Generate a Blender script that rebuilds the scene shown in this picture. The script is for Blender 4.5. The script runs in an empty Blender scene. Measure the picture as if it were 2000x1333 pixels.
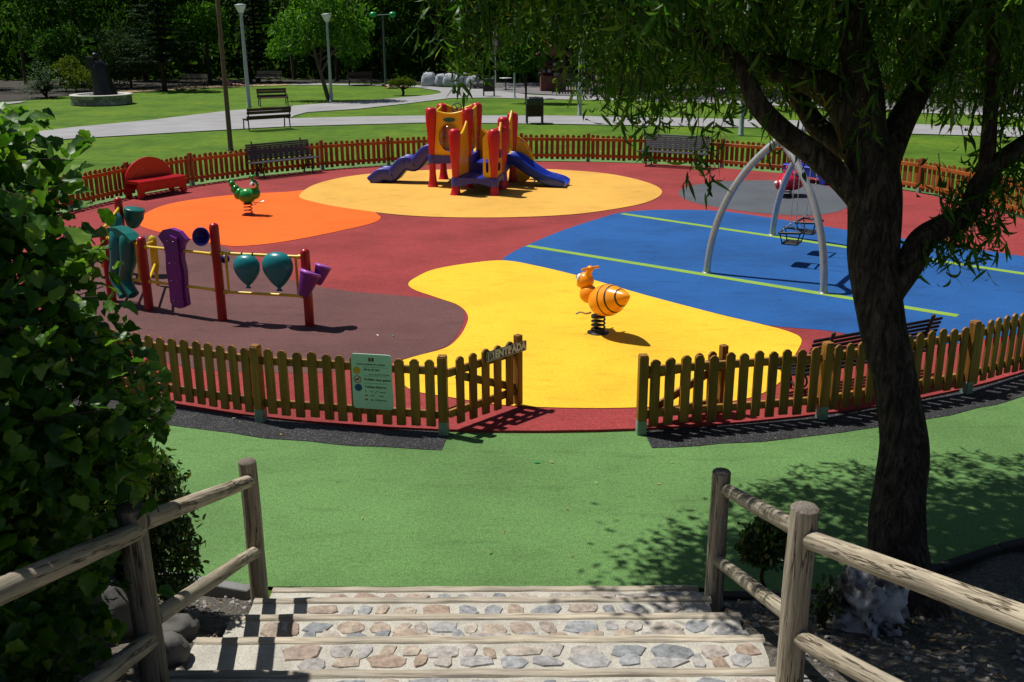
import bpy, bmesh, math, random
import numpy as np
from mathutils import Vector, Matrix
from mathutils.noise import noise as pnoise
PI = math.pi
sc = bpy.context.scene
COL = sc.collection
rad = math.radians
TH, RO, FPX, CH = 0.307120, -0.0048827, 1972.87, 4.1

# ------------------------------------------------------------------ camera
cr, sr, cp, sp_ = math.cos(RO), math.sin(RO), math.cos(TH), math.sin(TH)
R0, U0, F0 = Vector((1, 0, 0)), Vector((0, sp_, cp)), Vector((0, cp, -sp_))
RX, UX = cr*R0 + sr*U0, -sr*R0 + cr*U0
cd = bpy.data.cameras.new('camera')
cam = bpy.data.objects.new('camera', cd)
COL.objects.link(cam)
cd.sensor_width = 36; cd.sensor_fit = 'HORIZONTAL'; cd.lens = FPX*36/2000
cd.clip_start = 0.05; cd.clip_end = 600
m = Matrix.Identity(4)
for i, a in enumerate((RX, UX, -F0)):
    for j in range(3): m[j][i] = a[j]
m[0][3], m[1][3], m[2][3] = 0, 0, CH
cam.matrix_world = m
sc.camera = cam

def G(px, py, z=0.0):
    """a survey point of the photograph (2000x1333) taken to the place it stands on at height z"""
    d = RX*((px-1000)/FPX) + UX*(-(py-666.5)/FPX) + F0
    t = (z-CH)/d.z
    return Vector((d.x*t, d.y*t, z))

# ------------------------------------------------------------------ light
SUN_AZ, SUN_EL = rad(-28), rad(64)            # direction the shadows fall in, and elevation
to_sun = Vector((-math.cos(SUN_EL)*math.cos(SUN_AZ), -math.cos(SUN_EL)*math.sin(SUN_AZ), math.sin(SUN_EL)))
sl = bpy.data.lights.new('sun', 'SUN'); sl.energy = 5.0; sl.angle = rad(0.53); sl.color = (1, .955, .88)
so = bpy.data.objects.new('sun', sl); COL.objects.link(so)
so.rotation_euler = (-to_sun).to_track_quat('-Z', 'Y').to_euler(); so.location = (-20, 20, 40)
w = bpy.data.worlds.new('World'); sc.world = w; w.use_nodes = True
wn = w.node_tree; bg = wn.nodes['Background']
sky = wn.nodes.new('ShaderNodeTexSky'); sky.sky_type = 'NISHITA'; sky.sun_disc = False
sky.sun_elevation = SUN_EL; sky.sun_rotation = math.atan2(to_sun.x, to_sun.y)
wn.links.new(sky.outputs[0], bg.inputs[0]); bg.inputs[1].default_value = 0.05
sc.view_settings.view_transform = 'Standard'; sc.view_settings.look = 'None'
sc.view_settings.exposure = 0.0; sc.view_settings.gamma = 1.0
sc.cycles.max_bounces = 6; sc.cycles.diffuse_bounces = 3; sc.cycles.glossy_bounces = 2
sc.cycles.transmission_bounces = 4; sc.cycles.transparent_max_bounces = 6
sc.cycles.caustics_reflective = False; sc.cycles.caustics_refractive = False

# ------------------------------------------------------------------ materials
def new_mat(name):
    m = bpy.data.materials.new(name); m.use_nodes = True
    nt = m.node_tree; return m, nt, nt.nodes['Principled BSDF']
def nd(nt, t, **k):
    n = nt.nodes.new(t)
    for a, v in k.items():
        if a in n.inputs: n.inputs[a].default_value = v
        else: setattr(n, a, v)
    return n
def noise(nt, scale, detail=3, rough=.55, vec=None):
    n = nd(nt, 'ShaderNodeTexNoise'); n.inputs['Scale'].default_value = scale
    n.inputs['Detail'].default_value = detail; n.inputs['Roughness'].default_value = rough
    if vec is None:
        tc = nd(nt, 'ShaderNodeTexCoord'); vec = tc.outputs['Object']
    nt.links.new(vec, n.inputs['Vector']); return n
def ramp(nt, fac, stops):
    r = nd(nt, 'ShaderNodeValToRGB'); e = r.color_ramp.elements
    while len(e) < len(stops): e.new(.5)
    for k, (p, c) in enumerate(stops):
        e[k].position = p; e[k].color = (*c, 1) if len(c) == 3 else c
    nt.links.new(fac, r.inputs[0]); return r
def mixc(nt, fac, a, b, mode='MIX'):
    x = nd(nt, 'ShaderNodeMix', data_type='RGBA', blend_type=mode)
    for s, v in ((0, fac), (6, a), (7, b)):
        if hasattr(v, 'is_linked') or hasattr(v, 'links'): nt.links.new(v, x.inputs[s])
        elif isinstance(v, (int, float)): x.inputs[s].default_value = v
        else: x.inputs[s].default_value = (*v, 1)
    return x.outputs[2]
def bump(nt, p, h, strength=.3, dist=.01):
    b = nd(nt, 'ShaderNodeBump'); b.inputs['Strength'].default_value = strength; b.inputs['Distance'].default_value = dist
    nt.links.new(h, b.inputs['Height']); nt.links.new(b.outputs[0], p.inputs['Normal'])
def mul(c, k): return tuple(min(1, x*k) for x in c)

def m_plain(name, col, rough=.5, var=.25, sc_=6, bumpk=0, bsc=60, metal=0, spec=.5, coat=0):
    m, nt, p = new_mat(name)
    n = noise(nt, sc_, 4)
    r = ramp(nt, n.outputs[0], [(.3, mul(col, 1-var)), (.7, mul(col, 1+var*.6))])
    nt.links.new(r.outputs[0], p.inputs['Base Color'])
    rr = nd(nt, 'ShaderNodeMapRange'); rr.inputs['To Min'].default_value = max(.03, rough-.08); rr.inputs['To Max'].default_value = min(1, rough+.1)
    n2 = noise(nt, sc_*3, 3); nt.links.new(n2.outputs[0], rr.inputs[0]); nt.links.new(rr.outputs[0], p.inputs['Roughness'])
    p.inputs['Metallic'].default_value = metal; p.inputs['Specular IOR Level'].default_value = spec
    if coat: p.inputs['Coat Weight'].default_value = coat; p.inputs['Coat Roughness'].default_value = .1
    if bumpk:
        n3 = noise(nt, bsc, 3); bump(nt, p, n3.outputs[0], bumpk, .01)
    return m

def m_rubber(name, col, stain=.16, seed=0.0, alt=None, grain=.35):
    """cast rubber granulate: fine speckle, broad wear and a few darker scuffs"""
    m, nt, p = new_mat(name)
    tc = nd(nt, 'ShaderNodeTexCoord'); mp = nd(nt, 'ShaderNodeMapping'); mp.inputs['Location'].default_value = (seed, seed*.7, 0)
    nt.links.new(tc.outputs['Object'], mp.inputs[0]); v = mp.outputs[0]
    g = noise(nt, 85, 2, .7, v)
    g2 = noise(nt, 24, 4, .75, v); g2r = ramp(nt, g2.outputs[0], [(.3, (1-grain*.55,)*3), (.5, (1, 1, 1)), (.7, (1+grain*.45,)*3)])
    gr = nd(nt, 'ShaderNodeMix', data_type='RGBA', blend_type='MULTIPLY'); gr.inputs[0].default_value = 1; nt.links.new(ramp(nt, g.outputs[0], [(.28, mul(col, 1-grain*1.5)), (.52, col), (.75, mul(col, 1+grain))]).outputs[0], gr.inputs[6]); nt.links.new(g2r.outputs[0], gr.inputs[7])
    b = noise(nt, .55, 5, .6, v); br = ramp(nt, b.outputs[0], [(.3, (1-stain,)*3), (.55, (1, 1, 1)), (.75, (1+stain*.4,)*3)])
    c = mixc(nt, 1.0, gr.outputs[2], br.outputs[0], 'MULTIPLY')
    mpa = nd(nt, 'ShaderNodeMapping'); mpa.inputs['Scale'].default_value = (1.0, 3.2, 1); mpa.inputs['Rotation'].default_value = (0, 0, .3)
    nt.links.new(v, mpa.inputs[0])
    s = noise(nt, 1.6, 6, .7, mpa.outputs[0]); sr_ = ramp(nt, s.outputs[0], [(.54, (1, 1, 1)), (.76, (.70, .69, .68))])
    c = mixc(nt, 1.0, c, sr_.outputs[0], 'MULTIPLY')
    if alt:
        a2 = noise(nt, .23, 2, .5, v); ar = ramp(nt, a2.outputs[0], [(.42, (0, 0, 0)), (.62, (1, 1, 1))])
        c = mixc(nt, ar.outputs[0], c, alt)
    nt.links.new(c, p.inputs['Base Color'])
    p.inputs['Roughness'].default_value = .88; p.inputs['Specular IOR Level'].default_value = .25
    bump(nt, p, g.outputs[0], .45, .006)
    return m

def m_wood(name, col, dark, rough=.7, scale=1.0, axis='Z', bumpk=.3, cracks=False):
    m, nt, p = new_mat(name)
    tc = nd(nt, 'ShaderNodeTexCoord'); oi = nd(nt, 'ShaderNodeObjectInfo')
    ad = nd(nt, 'ShaderNodeVectorMath', operation='ADD'); nt.links.new(tc.outputs['Object'], ad.inputs[0])
    cmb = nd(nt, 'ShaderNodeVectorMath', operation='SCALE'); cmb.inputs[0].default_value = (7, 13, 5)
    nt.links.new(oi.outputs['Random'], cmb.inputs['Scale']); nt.links.new(cmb.outputs[0], ad.inputs[1])
    mp = nd(nt, 'ShaderNodeMapping'); s = [9*scale]*3; s['XYZ'.index(axis)] = .55*scale; mp.inputs['Scale'].default_value = s
    nt.links.new(ad.outputs[0], mp.inputs[0])
    n = noise(nt, 3.2, 6, .62, mp.outputs[0]); n.inputs['Distortion'].default_value = .6
    r = ramp(nt, n.outputs[0], [(.3, dark), (.52, col), (.72, mul(col, 1.25))])
    b = noise(nt, 1.7*scale, 3, .5, ad.outputs[0]); br = ramp(nt, b.outputs[0], [(.3, (.72, .72, .72)), (.65, (1.1, 1.08, 1.05))])
    c = mixc(nt, 1.0, r.outputs[0], br.outputs[0], 'MULTIPLY')
    ge = nd(nt, 'ShaderNodeNewGeometry'); sm = nd(nt, 'ShaderNodeMath', operation='ADD'); nt.links.new(ge.outputs['Random Per Island'], sm.inputs[0]); nt.links.new(oi.outputs['Random'], sm.inputs[1]); fr = nd(nt, 'ShaderNodeMath', operation='FRACT'); nt.links.new(sm.outputs[0], fr.inputs[0])
    vr_ = ramp(nt, fr.outputs[0], [(0, (.76, .74, .72)), (.6, (1.0, 1.0, 1.0)), (1, (1.18, 1.16, 1.12))]); c = mixc(nt, 1.0, c, vr_.outputs[0], 'MULTIPLY')
    if cracks:
        mp2 = nd(nt, 'ShaderNodeMapping'); s2 = [9*scale]*3; s2['XYZ'.index(axis)] = .42*scale; mp2.inputs['Scale'].default_value = s2; nt.links.new(ad.outputs[0], mp2.inputs[0])
        k = noise(nt, 1.9, 5, .6, mp2.outputs[0]); k.inputs['Distortion'].default_value = .25
        kr = ramp(nt, k.outputs[0], [(.474, (1, 1, 1)), (.495, (.16, .13, .11)), (.505, (.16, .13, .11)), (.526, (1, 1, 1))])
        gate = ramp(nt, b.outputs[0], [(.40, (0, 0, 0)), (.50, (1, 1, 1))]); kk = mixc(nt, gate.outputs[0], (1, 1, 1), kr.outputs[0])
        c = mixc(nt, 1.0, c, kk, 'MULTIPLY')
        vo = nd(nt, 'ShaderNodeTexVoronoi'); vo.inputs['Scale'].default_value = 3.1; mp3 = nd(nt, 'ShaderNodeMapping'); s3 = [1.0]*3; s3['XYZ'.index(axis)] = .6; mp3.inputs['Scale'].default_value = s3
        nt.links.new(ad.outputs[0], mp3.inputs[0]); nt.links.new(mp3.outputs[0], vo.inputs['Vector']); vr = ramp(nt, vo.outputs['Distance'], [(.035, (.30, .24, .19)), (.085, (1, 1, 1))]); c = mixc(nt, .8, c, vr.outputs[0], 'MULTIPLY')
    nt.links.new(c, p.inputs['Base Color']); p.inputs['Roughness'].default_value = rough; p.inputs['Specular IOR Level'].default_value = .3
    if bumpk: bump(nt, p, n.outputs[0], bumpk, .01)
    return m

def m_leaf(name, stops, trans=.35, rough=.45, spec=.4):
    """leaf: colour varies from leaf to leaf, lets some sunlight through"""
    m, nt, p = new_mat(name)
    ge = nd(nt, 'ShaderNodeNewGeometry')
    r = ramp(nt, ge.outputs['Random Per Island'], stops)
    tc = nd(nt, 'ShaderNodeTexCoord'); n = noise(nt, 9, 2, .5, tc.outputs['Object'])
    nr = ramp(nt, n.outputs[0], [(.3, (.75, .78, .75)), (.7, (1.15, 1.12, 1.0))])
    c = mixc(nt, 1.0, r.outputs[0], nr.outputs[0], 'MULTIPLY')
    nt.links.new(c, p.inputs['Base Color']); p.inputs['Roughness'].default_value = rough; p.inputs['Specular IOR Level'].default_value = spec
    t = nd(nt, 'ShaderNodeBsdfTranslucent')
    tcx = mixc(nt, 1.0, c, (1.5, 1.6, .55), 'MULTIPLY'); nt.links.new(tcx, t.inputs[0])
    mx = nd(nt, 'ShaderNodeMixShader'); mx.inputs[0].default_value = trans
    nt.links.new(p.outputs[0], mx.inputs[1]); nt.links.new(t.outputs[0], mx.inputs[2])
    nt.links.new(mx.outputs[0], nt.nodes['Material Output'].inputs[0])
    return m

def m_island(name, stops, rough=.8, bumpk=.3, bsc=25, spec=.3, fine=.25):
    m, nt, p = new_mat(name)
    ge = nd(nt, 'ShaderNodeNewGeometry'); r = ramp(nt, ge.outputs['Random Per Island'], stops)
    n = noise(nt, bsc, 5, .65); nr = ramp(nt, n.outputs[0], [(.3, (1-fine*1.6,)*3), (.7, (1+fine,)*3)])
    c = mixc(nt, 1.0, r.outputs[0], nr.outputs[0], 'MULTIPLY'); nt.links.new(c, p.inputs['Base Color'])
    p.inputs['Roughness'].default_value = rough; p.inputs['Specular IOR Level'].default_value = spec
    bump(nt, p, n.outputs[0], bumpk, .01); return m

MT = {}
MT['red_p'] = m_plain('red_plastic', (.50, .010, .016), .32, .14, 3)
MT['yel_p'] = m_plain('yellow_plastic', (.82, .46, .010), .33, .12, 3)
MT['vio_p'] = m_plain('violet_blue_plastic', (.026, .032, .33), .38, .15, 3)
MT['blu_p'] = m_plain('blue_plastic', (.010, .040, .40), .28, .12, 3)
MT['teal_p'] = m_plain('teal_plastic', (.006, .19, .215), .3, .15, 3)
MT['dteal_p'] = m_plain('dark_teal_plastic', (.004, .14, .115), .32, .15, 3)
MT['pur_p'] = m_plain('purple_plastic', (.17, .022, .235), .35, .15, 4)
MT['lpur_p'] = m_plain('light_purple_plastic', (.36, .09, .45), .32, .12, 4)
MT['grn_p'] = m_plain('green_plastic', (.012, .27, .045), .22, .12, 4)
MT['ora_p'] = m_plain('orange_plastic', (.90, .33, .010), .26, .08, 4)
MT['pink_p'] = m_plain('crimson_plastic', (.56, .012, .05), .25, .1, 4)
MT['wht'] = m_plain('white_paint', (.78, .78, .76), .35, .06, 5)
MT['blk'] = m_plain('black_rubber', (.012, .012, .013), .45, .2, 8)
MT['dgreen_d'] = m_plain('dark_green_badge', (.005, .09, .06), .3, .1, 6)
MT['steel'] = m_plain('galvanised_steel', (.46, .48, .49), .42, .12, 14, .05, 40, .55)
MT['alu'] = m_plain('brushed_aluminium', (.6, .6, .6), .3, .08, 14, 0, 40, .9)
MT['redpost'] = m_plain('red_lacquered_post', (.36, .006, .012), .3, .18, 3)
MT['yelbar'] = m_plain('yellow_lacquered_tube', (.80, .55, .025), .35, .12, 4)
MT['dmetal'] = m_plain('dark_cast_iron', (.018, .017, .018), .5, .25, 12, .1, 60)
MT['bred_p'] = m_plain('dimmed_red_plastic', (.40, .006, .010), .3, .14, 3)  # darker copy of the red plastic, weaker light put into the colour
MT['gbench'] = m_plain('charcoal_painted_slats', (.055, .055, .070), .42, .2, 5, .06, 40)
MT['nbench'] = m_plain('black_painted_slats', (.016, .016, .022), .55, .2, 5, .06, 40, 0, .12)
MT['grail'] = m_plain('galvanised_shoe', (.24, .33, .27), .5, .2, 20)
MT['lampg'] = m_plain('grey_green_painted_pole', (.30, .36, .35), .45, .12, 3)
MT['lampw'] = m_plain('frosted_lamp_glass', (.62, .66, .66), .3, .06, 3)
MT['lgreen'] = m_plain('green_globe', (.02, .30, .09), .25, .08, 3)
MT['bronze'] = m_plain('dark_bronze', (.022, .021, .024), .38, .3, 9, .3, 22, .5)
MT['rusty'] = m_plain('brown_painted_pole', (.14, .082, .066), .6, .2, 6)
MT['spring'] = m_plain('black_spring_steel', (.016, .013, .012), .35, .2, 8)
MT['rspring'] = m_plain('red_spring_steel', (.42, .022, .012), .35, .2, 8)
MT['towel'] = m_plain('pink_towel', (.42, .10, .12), .95, .15, 20)
MT['skin'] = m_plain('skin', (.42, .20, .13), .55, .1, 20)
MT['hair'] = m_plain('dark_hair', (.02, .013, .010), .6, .3, 30)
MT['bluecloth'] = m_plain('blue_cloth', (.05, .06, .26), .9, .2, 20)
MT['whitecloth'] = m_plain('white_cloth', (.6, .6, .6), .9, .1, 20)
MT['bagw'] = m_plain('white_woven_sacking', (.36, .39, .43), .7, .15, 3, .4, 4)
MT['binbag'] = m_plain('black_bin_liner', (.03, .034, .038), .35, .3, 15, .8, 14)
MT['brick'] = m_plain('red_brick', (.16, .06, .04), .85, .3, 8, .3, 20)
MT['palegrey'] = m_plain('pale_canvas', (.42, .40, .38), .85, .15, 4)
MT['concrete'] = m_plain('kerb_concrete', (.20, .20, .20), .9, .25, 6, .3, 50)

MT['fence'] = m_wood('varnished_pine', (.30, .145, .030), (.185, .078, .015), .5, 1.0, 'Z', .15)
MT['fence_h'] = m_wood('varnished_pine_rail', (.36, .19, .055), (.22, .10, .026), .5, 1.0, 'X', .15)
MT['fence_red'] = m_wood('red_brown_pine', (.28, .098, .022), (.16, .050, .011), .5, 1.0, 'Z', .15)
MT['fence_red_h'] = m_wood('red_brown_pine_rail', (.44, .135, .022), (.28, .072, .012), .5, 1.0, 'X', .15)
MT['log'] = m_wood('weathered_log', (.37, .330, .255), (.16, .13, .095), .85, 1.3, 'Z', .7, True)
MT['logtop'] = m_wood('weathered_log_end', (.22, .19, .16), (.07, .06, .05), .85, 3, 'Z', .6)
MT['edge'] = m_wood('grey_timber_edge', (.43, .39, .32), (.21, .175, .13), .85, 1.5, 'X', .8)
MT['bwood'] = m_wood('dark_brown_slats', (.085, .042, .034), (.045, .022, .018), .55, 1.0, 'X', .1)
MT['palewood'] = m_wood('pale_grey_slats', (.24, .21, .18), (.15, .13, .11), .7, 1.0, 'X', .1)
MT['paling'] = m_wood('grey_brown_palings', (.075, .058, .048), (.04, .03, .026), .8, 1.0, 'Z', .2)

# ------------------------------------------------------------------ mesh building
class B:
    def __init__(s): s.v = []; s.f = []; s.mi = []; s.sm = []
    def add(s, vs, fs, mi=0, smooth=False):
        o = len(s.v); s.v += [tuple(x) for x in vs]; s.f += [tuple(i+o for i in f) for f in fs]
        s.mi += [mi]*len(fs); s.sm += [smooth]*len(fs); return s
    def box(s, c, d, M=None, mi=0):
        x, y, z = d[0]/2, d[1]/2, d[2]/2; c = Vector(c)
        vs = [Vector((a*x, b*y, e*z)) for e in (-1, 1) for b in (-1, 1) for a in (-1, 1)]
        vs = [(M @ v if M else v)+c for v in vs]
        return s.add(vs, [(0, 2, 3, 1), (4, 5, 7, 6), (0, 1, 5, 4), (2, 6, 7, 3), (0, 4, 6, 2), (1, 3, 7, 5)], mi)
    def tube(s, pts, r, n=10, mi=0, caps=True, closed=False, smooth=True):
        P = [Vector(p) for p in pts]; L = len(P); rs = r if isinstance(r, (list, tuple)) else [r]*L
        T = []
        for i in range(L):
            a = P[(i-1) % L] if (i or closed) else P[i]; b = P[(i+1) % L] if (i < L-1 or closed) else P[i]
            t = (b-a); T.append(t.normalized() if t.length > 1e-9 else Vector((0, 0, 1)))
        u = T[0].orthogonal().normalized(); vs = []
        for i in range(L):
            u = (u - T[i]*u.dot(T[i])); u = u.normalized() if u.length > 1e-6 else T[i].orthogonal().normalized(); w_ = T[i].cross(u)
            for k in range(n):
                a = 2*PI*k/n; vs.append(P[i]+(u*math.cos(a)+w_*math.sin(a))*rs[i])
        fs = []
        for i in range(L if closed else L-1):
            for k in range(n):
                k2 = (k+1) % n; i2 = (i+1) % L; fs.append((i*n+k, i*n+k2, i2*n+k2, i2*n+k))
        s.add(vs, fs, mi, smooth)
        if caps and not closed:
            s.add(vs[:n], [tuple(range(n-1, -1, -1))], mi); s.add(vs[-n:], [tuple(range(n))], mi)
        return s
    def lathe(s, prof, n=20, M=None, mi=0, smooth=True, sx=1, sy=1):
        vs = []; fs = []
        for r, z in prof:
            for k in range(n):
                a = 2*PI*k/n; v = Vector((r*math.cos(a)*sx, r*math.sin(a)*sy, z)); vs.append(M @ v if M else v)
        for i in range(len(prof)-1):
            for k in range(n): k2 = (k+1) % n; fs.append((i*n+k, i*n+k2, (i+1)*n+k2, (i+1)*n+k))
        s.add(vs, fs, mi, smooth)
        if prof[0][0] > 1e-5: s.add(vs[:n], [tuple(range(n-1, -1, -1))], mi)
        if prof[-1][0] > 1e-5: s.add(vs[-n:], [tuple(range(n))], mi)
        return s
    def ell(s, c, r, M=None, n=20, m_=12, mi=0):
        pr = [(math.sin(PI*i/m_), -math.cos(PI*i/m_)) for i in range(m_+1)]; pr[0] = (1e-6, -1); pr[-1] = (1e-6, 1)
        r = (r, r, r) if isinstance(r, (int, float)) else r
        D = Matrix.Diagonal((*r, 1)); MM = Matrix.Translation(Vector(c)) @ ((M.to_4x4() if M else Matrix.Identity(4)) @ D)
        return s.lathe(pr, n, MM, mi)
    def prism(s, poly, a, b, M=None, mi=0, smooth=False):
        """2-D outline in x,z pushed from y=a to y=b"""
        n = len(poly); vs = [Vector((x, y, z)) for y in (a, b) for x, z in poly]
        if M: vs = [M @ v for v in vs]
        s.add(vs, [(i, (i+1) % n, n+(i+1) % n, n+i) for i in range(n)], mi, smooth)
        s.add(vs[:n], [tuple(range(n-1, -1, -1))], mi); s.add(vs[n:], [tuple(range(n))], mi); return s
    def holed(s, outer, inner, a, b, M=None, mi=0):
        n = len(outer); vs = [Vector((x, y, z)) for y in (a, b) for L in (outer, inner) for x, z in L]
        if M: vs = [M @ v for v in vs]
        fs = []
        for i in range(n):
            j = (i+1) % n
            fs += [(i, j, n+j, n+i), (2*n+i, 3*n+i, 3*n+j, 2*n+j), (i, 2*n+i, 2*n+j, j), (n+i, n+j, 3*n+j, 3*n+i)]
        return s.add(vs, fs, mi)
    def torus(s, c, R, r, M=None, n=24, k=8, mi=0):
        pts = [Vector((R*math.cos(2*PI*i/n), R*math.sin(2*PI*i/n), 0)) for i in range(n)]
        pts = [(M @ p if M else p)+Vector(c) for p in pts]
        return s.tube(pts, r, k, mi, closed=True)
    def obj(s, name, mats, parent=None, bevel=0, seg=2, subsurf=0, loc=None):
        me = bpy.data.meshes.new(name); me.from_pydata(s.v, [], s.f)
        for mm in (mats if isinstance(mats, (list, tuple)) else [mats]): me.materials.append(MT[mm] if isinstance(mm, str) else mm)
        me.polygons.foreach_set('material_index', s.mi); me.polygons.foreach_set('use_smooth', s.sm); me.update()
        o = bpy.data.objects.new(name, me); COL.objects.link(o)
        if parent: o.parent = parent
        if loc: o.location = loc
        if bevel:
            bv = o.modifiers.new('bevel', 'BEVEL'); bv.width = bevel; bv.segments = seg; bv.limit_method = 'ANGLE'; bv.angle_limit = rad(40); bv.harden_normals = False
        if subsurf:
            ss = o.modifiers.new('sub', 'SUBSURF'); ss.levels = ss.render_levels = subsurf
        return o

def tag(o, label=None, cat=None, group=None, kind=None):
    if label: o['label'] = label
    if cat: o['category'] = cat
    if group: o['group'] = group
    if kind: o['kind'] = kind
    return o
def empty(name, loc=(0, 0, 0), rz=0, label=None, cat=None, group=None):
    o = bpy.data.objects.new(name, None); COL.objects.link(o); o.location = loc; o.rotation_euler = (0, 0, rz)
    o.empty_display_size = .2; return tag(o, label, cat, group)
def copy_tree(o, parent=None):
    c = o.copy(); COL.objects.link(c); c.parent = parent
    for ch in list(o.children): copy_tree(ch, c)
    return c
def frame(P, Q):
    """local x from P to Q in plan, z up, origin P"""
    d = Vector((Q[0]-P[0], Q[1]-P[1], 0)); L = d.length; d.normalize(); n = Vector((-d.y, d.x, 0))
    M = Matrix.Identity(4)
    for j in range(3): M[j][0] = d[j]; M[j][1] = n[j]
    M[0][3], M[1][3], M[2][3] = P[0], P[1], (P[2] if len(P) > 2 else 0)
    return M, L
def spline(pts, k=6, closed=True):
    out = []; n = len(pts); P = [Vector(p) for p in pts]
    for i in range(n if closed else n-1):
        g = (lambda q: P[q % n]) if closed else (lambda q: P[max(0, min(n-1, q))])
        a, b, c, d = g(i-1), g(i), g(i+1), g(i+2)
        for j in range(k):
            t = j/k; out.append(.5*((2*b)+(c-a)*t+(2*a-5*b+4*c-d)*t*t+(3*b-a-3*c+d)*t**3))
    if not closed: out.append(P[-1])
    return out

def scatter(name, tv, tf, mats4, mat, parent=None, smooth=True, loc=None):
    """many copies of a small template (a leaf, a pebble) written into one mesh"""
    tv = np.asarray(tv, float); N = len(mats4); n = len(tv)
    A = np.asarray(mats4, float)
    V = np.einsum('nij,vj->nvi', A[:, :3, :3], tv)+A[:, None, :3, 3]
    V = V.reshape(-1, 3)
    sizes = np.array([len(f) for f in tf]); flat = np.concatenate([np.asarray(f) for f in tf])
    li = (flat[None, :]+(np.arange(N)*n)[:, None]).ravel()
    tot = np.tile(sizes, N); st = np.concatenate(([0], np.cumsum(tot)[:-1]))
    me = bpy.data.meshes.new(name); me.vertices.add(len(V)); me.vertices.foreach_set('co', V.ravel())
    me.loops.add(len(li)); me.loops.foreach_set('vertex_index', li.astype(np.int32))
    me.polygons.add(len(tot)); me.polygons.foreach_set('loop_start', st.astype(np.int32))
    try: me.polygons.foreach_set('loop_total', tot.astype(np.int32))
    except Exception: pass
    me.polygons.foreach_set('use_smooth', np.full(len(tot), smooth)); me.update(calc_edges=True); me.validate()
    me.materials.append(MT[mat] if isinstance(mat, str) else mat)
    o = bpy.data.objects.new(name, me); COL.objects.link(o)
    if parent: o.parent = parent
    if loc: o.location = loc
    return o
def rotmats(rng, n, tilt=1.0, yaw=None):
    """random orientations; tilt 0 = lying flat, 1 = any"""
    ya = rng.uniform(0, 2*PI, n) if yaw is None else yaw
    ti = rng.uniform(-1, 1, n)*PI*.5*tilt; ro = rng.uniform(-1, 1, n)*PI*.5*tilt
    cy, sy, ct, st, c2, s2 = np.cos(ya), np.sin(ya), np.cos(ti), np.sin(ti), np.cos(ro), np.sin(ro)
    Z = np.zeros(n); O = np.ones(n)
    Rz = np.stack([np.stack([cy, -sy, Z], -1), np.stack([sy, cy, Z], -1), np.stack([Z, Z, O], -1)], 1)
    Ry = np.stack([np.stack([ct, Z, st], -1), np.stack([Z, O, Z], -1), np.stack([-st, Z, ct], -1)], 1)
    Rx = np.stack([np.stack([O, Z, Z], -1), np.stack([Z, c2, -s2], -1), np.stack([Z, s2, c2], -1)], 1)
    return Rz @ Ry @ Rx
def xf(Rm_, pos, scale):
    n = len(pos); A = np.zeros((n, 4, 4)); A[:, :3, :3] = Rm_*np.asarray(scale).reshape(-1, 1, 1); A[:, :3, 3] = pos; A[:, 3, 3] = 1; return A
# ------------------------------------------------------------------ ground, paths and rubber paving
CX, CY, RF = 0.313, 20.342, 10.667            # centre and radius of the fenced circle
def sheet(name, pts, z, mat, side=0):
    n = len(pts); b = B()
    b.add([(p[0], p[1], z) for p in pts], [tuple(range(n))])
    if side: b.add([(p[0], p[1], q) for q in (z, z-side) for p in pts], [(i, n+i, n+(i+1) % n, (i+1) % n) for i in range(n)])
    o = b.obj(name, mat); me = o.data
    if me.polygons[0].normal.z < 0: me.flip_normals()
    return tag(o, kind='structure')
def px(L, k=6): return spline([G(*p) for p in L], k)
def arc(r, a0, a1, n): return [Vector((CX+r*math.cos(a0+(a1-a0)*i/n), CY+r*math.sin(a0+(a1-a0)*i/n), 0)) for i in range(n+1)]

def m_grass():
    m, nt, p = new_mat('mown_grass')
    tc = nd(nt, 'ShaderNodeTexCoord'); v = tc.outputs['Object']
    a = noise(nt, 38, 4, .75, v); b = noise(nt, .35, 4, .6, v); c = noise(nt, 2.3, 4, .65, v)
    r = ramp(nt, a.outputs[0], [(.25, (.034, .078, .005)), (.5, (.082, .172, .010)), (.78, (.150, .255, .018))])
    r2 = ramp(nt, b.outputs[0], [(.32, (.62, .72, .6)), (.5, (1, 1, 1)), (.68, (1.35, 1.15, 1.0))])
    r3 = ramp(nt, c.outputs[0], [(.3, (.68, .72, .65)), (.6, (1.12, 1.08, 1.05))])
    x = mixc(nt, 1, mixc(nt, 1, r.outputs[0], r2.outputs[0], 'MULTIPLY'), r3.outputs[0], 'MULTIPLY')
    d = noise(nt, .8, 5, .6, v); dr = ramp(nt, d.outputs[0], [(.70, (0, 0, 0)), (.82, (.6, .6, .6))])
    x = mixc(nt, dr.outputs[0], x, (.16, .125, .05))
    w_ = noise(nt, 4.5, 1, .4, v); wr = ramp(nt, w_.outputs[0], [(.80, (0, 0, 0)), (.83, (1, 1, 1))])
    x = mixc(nt, wr.outputs[0], x, (.30, .33, .20))
    nt.links.new(x, p.inputs['Base Color']); p.inputs['Roughness'].default_value = .85; p.inputs['Specular IOR Level'].default_value = .2
    bump(nt, p, a.outputs[0], .8, .03); return m
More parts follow.
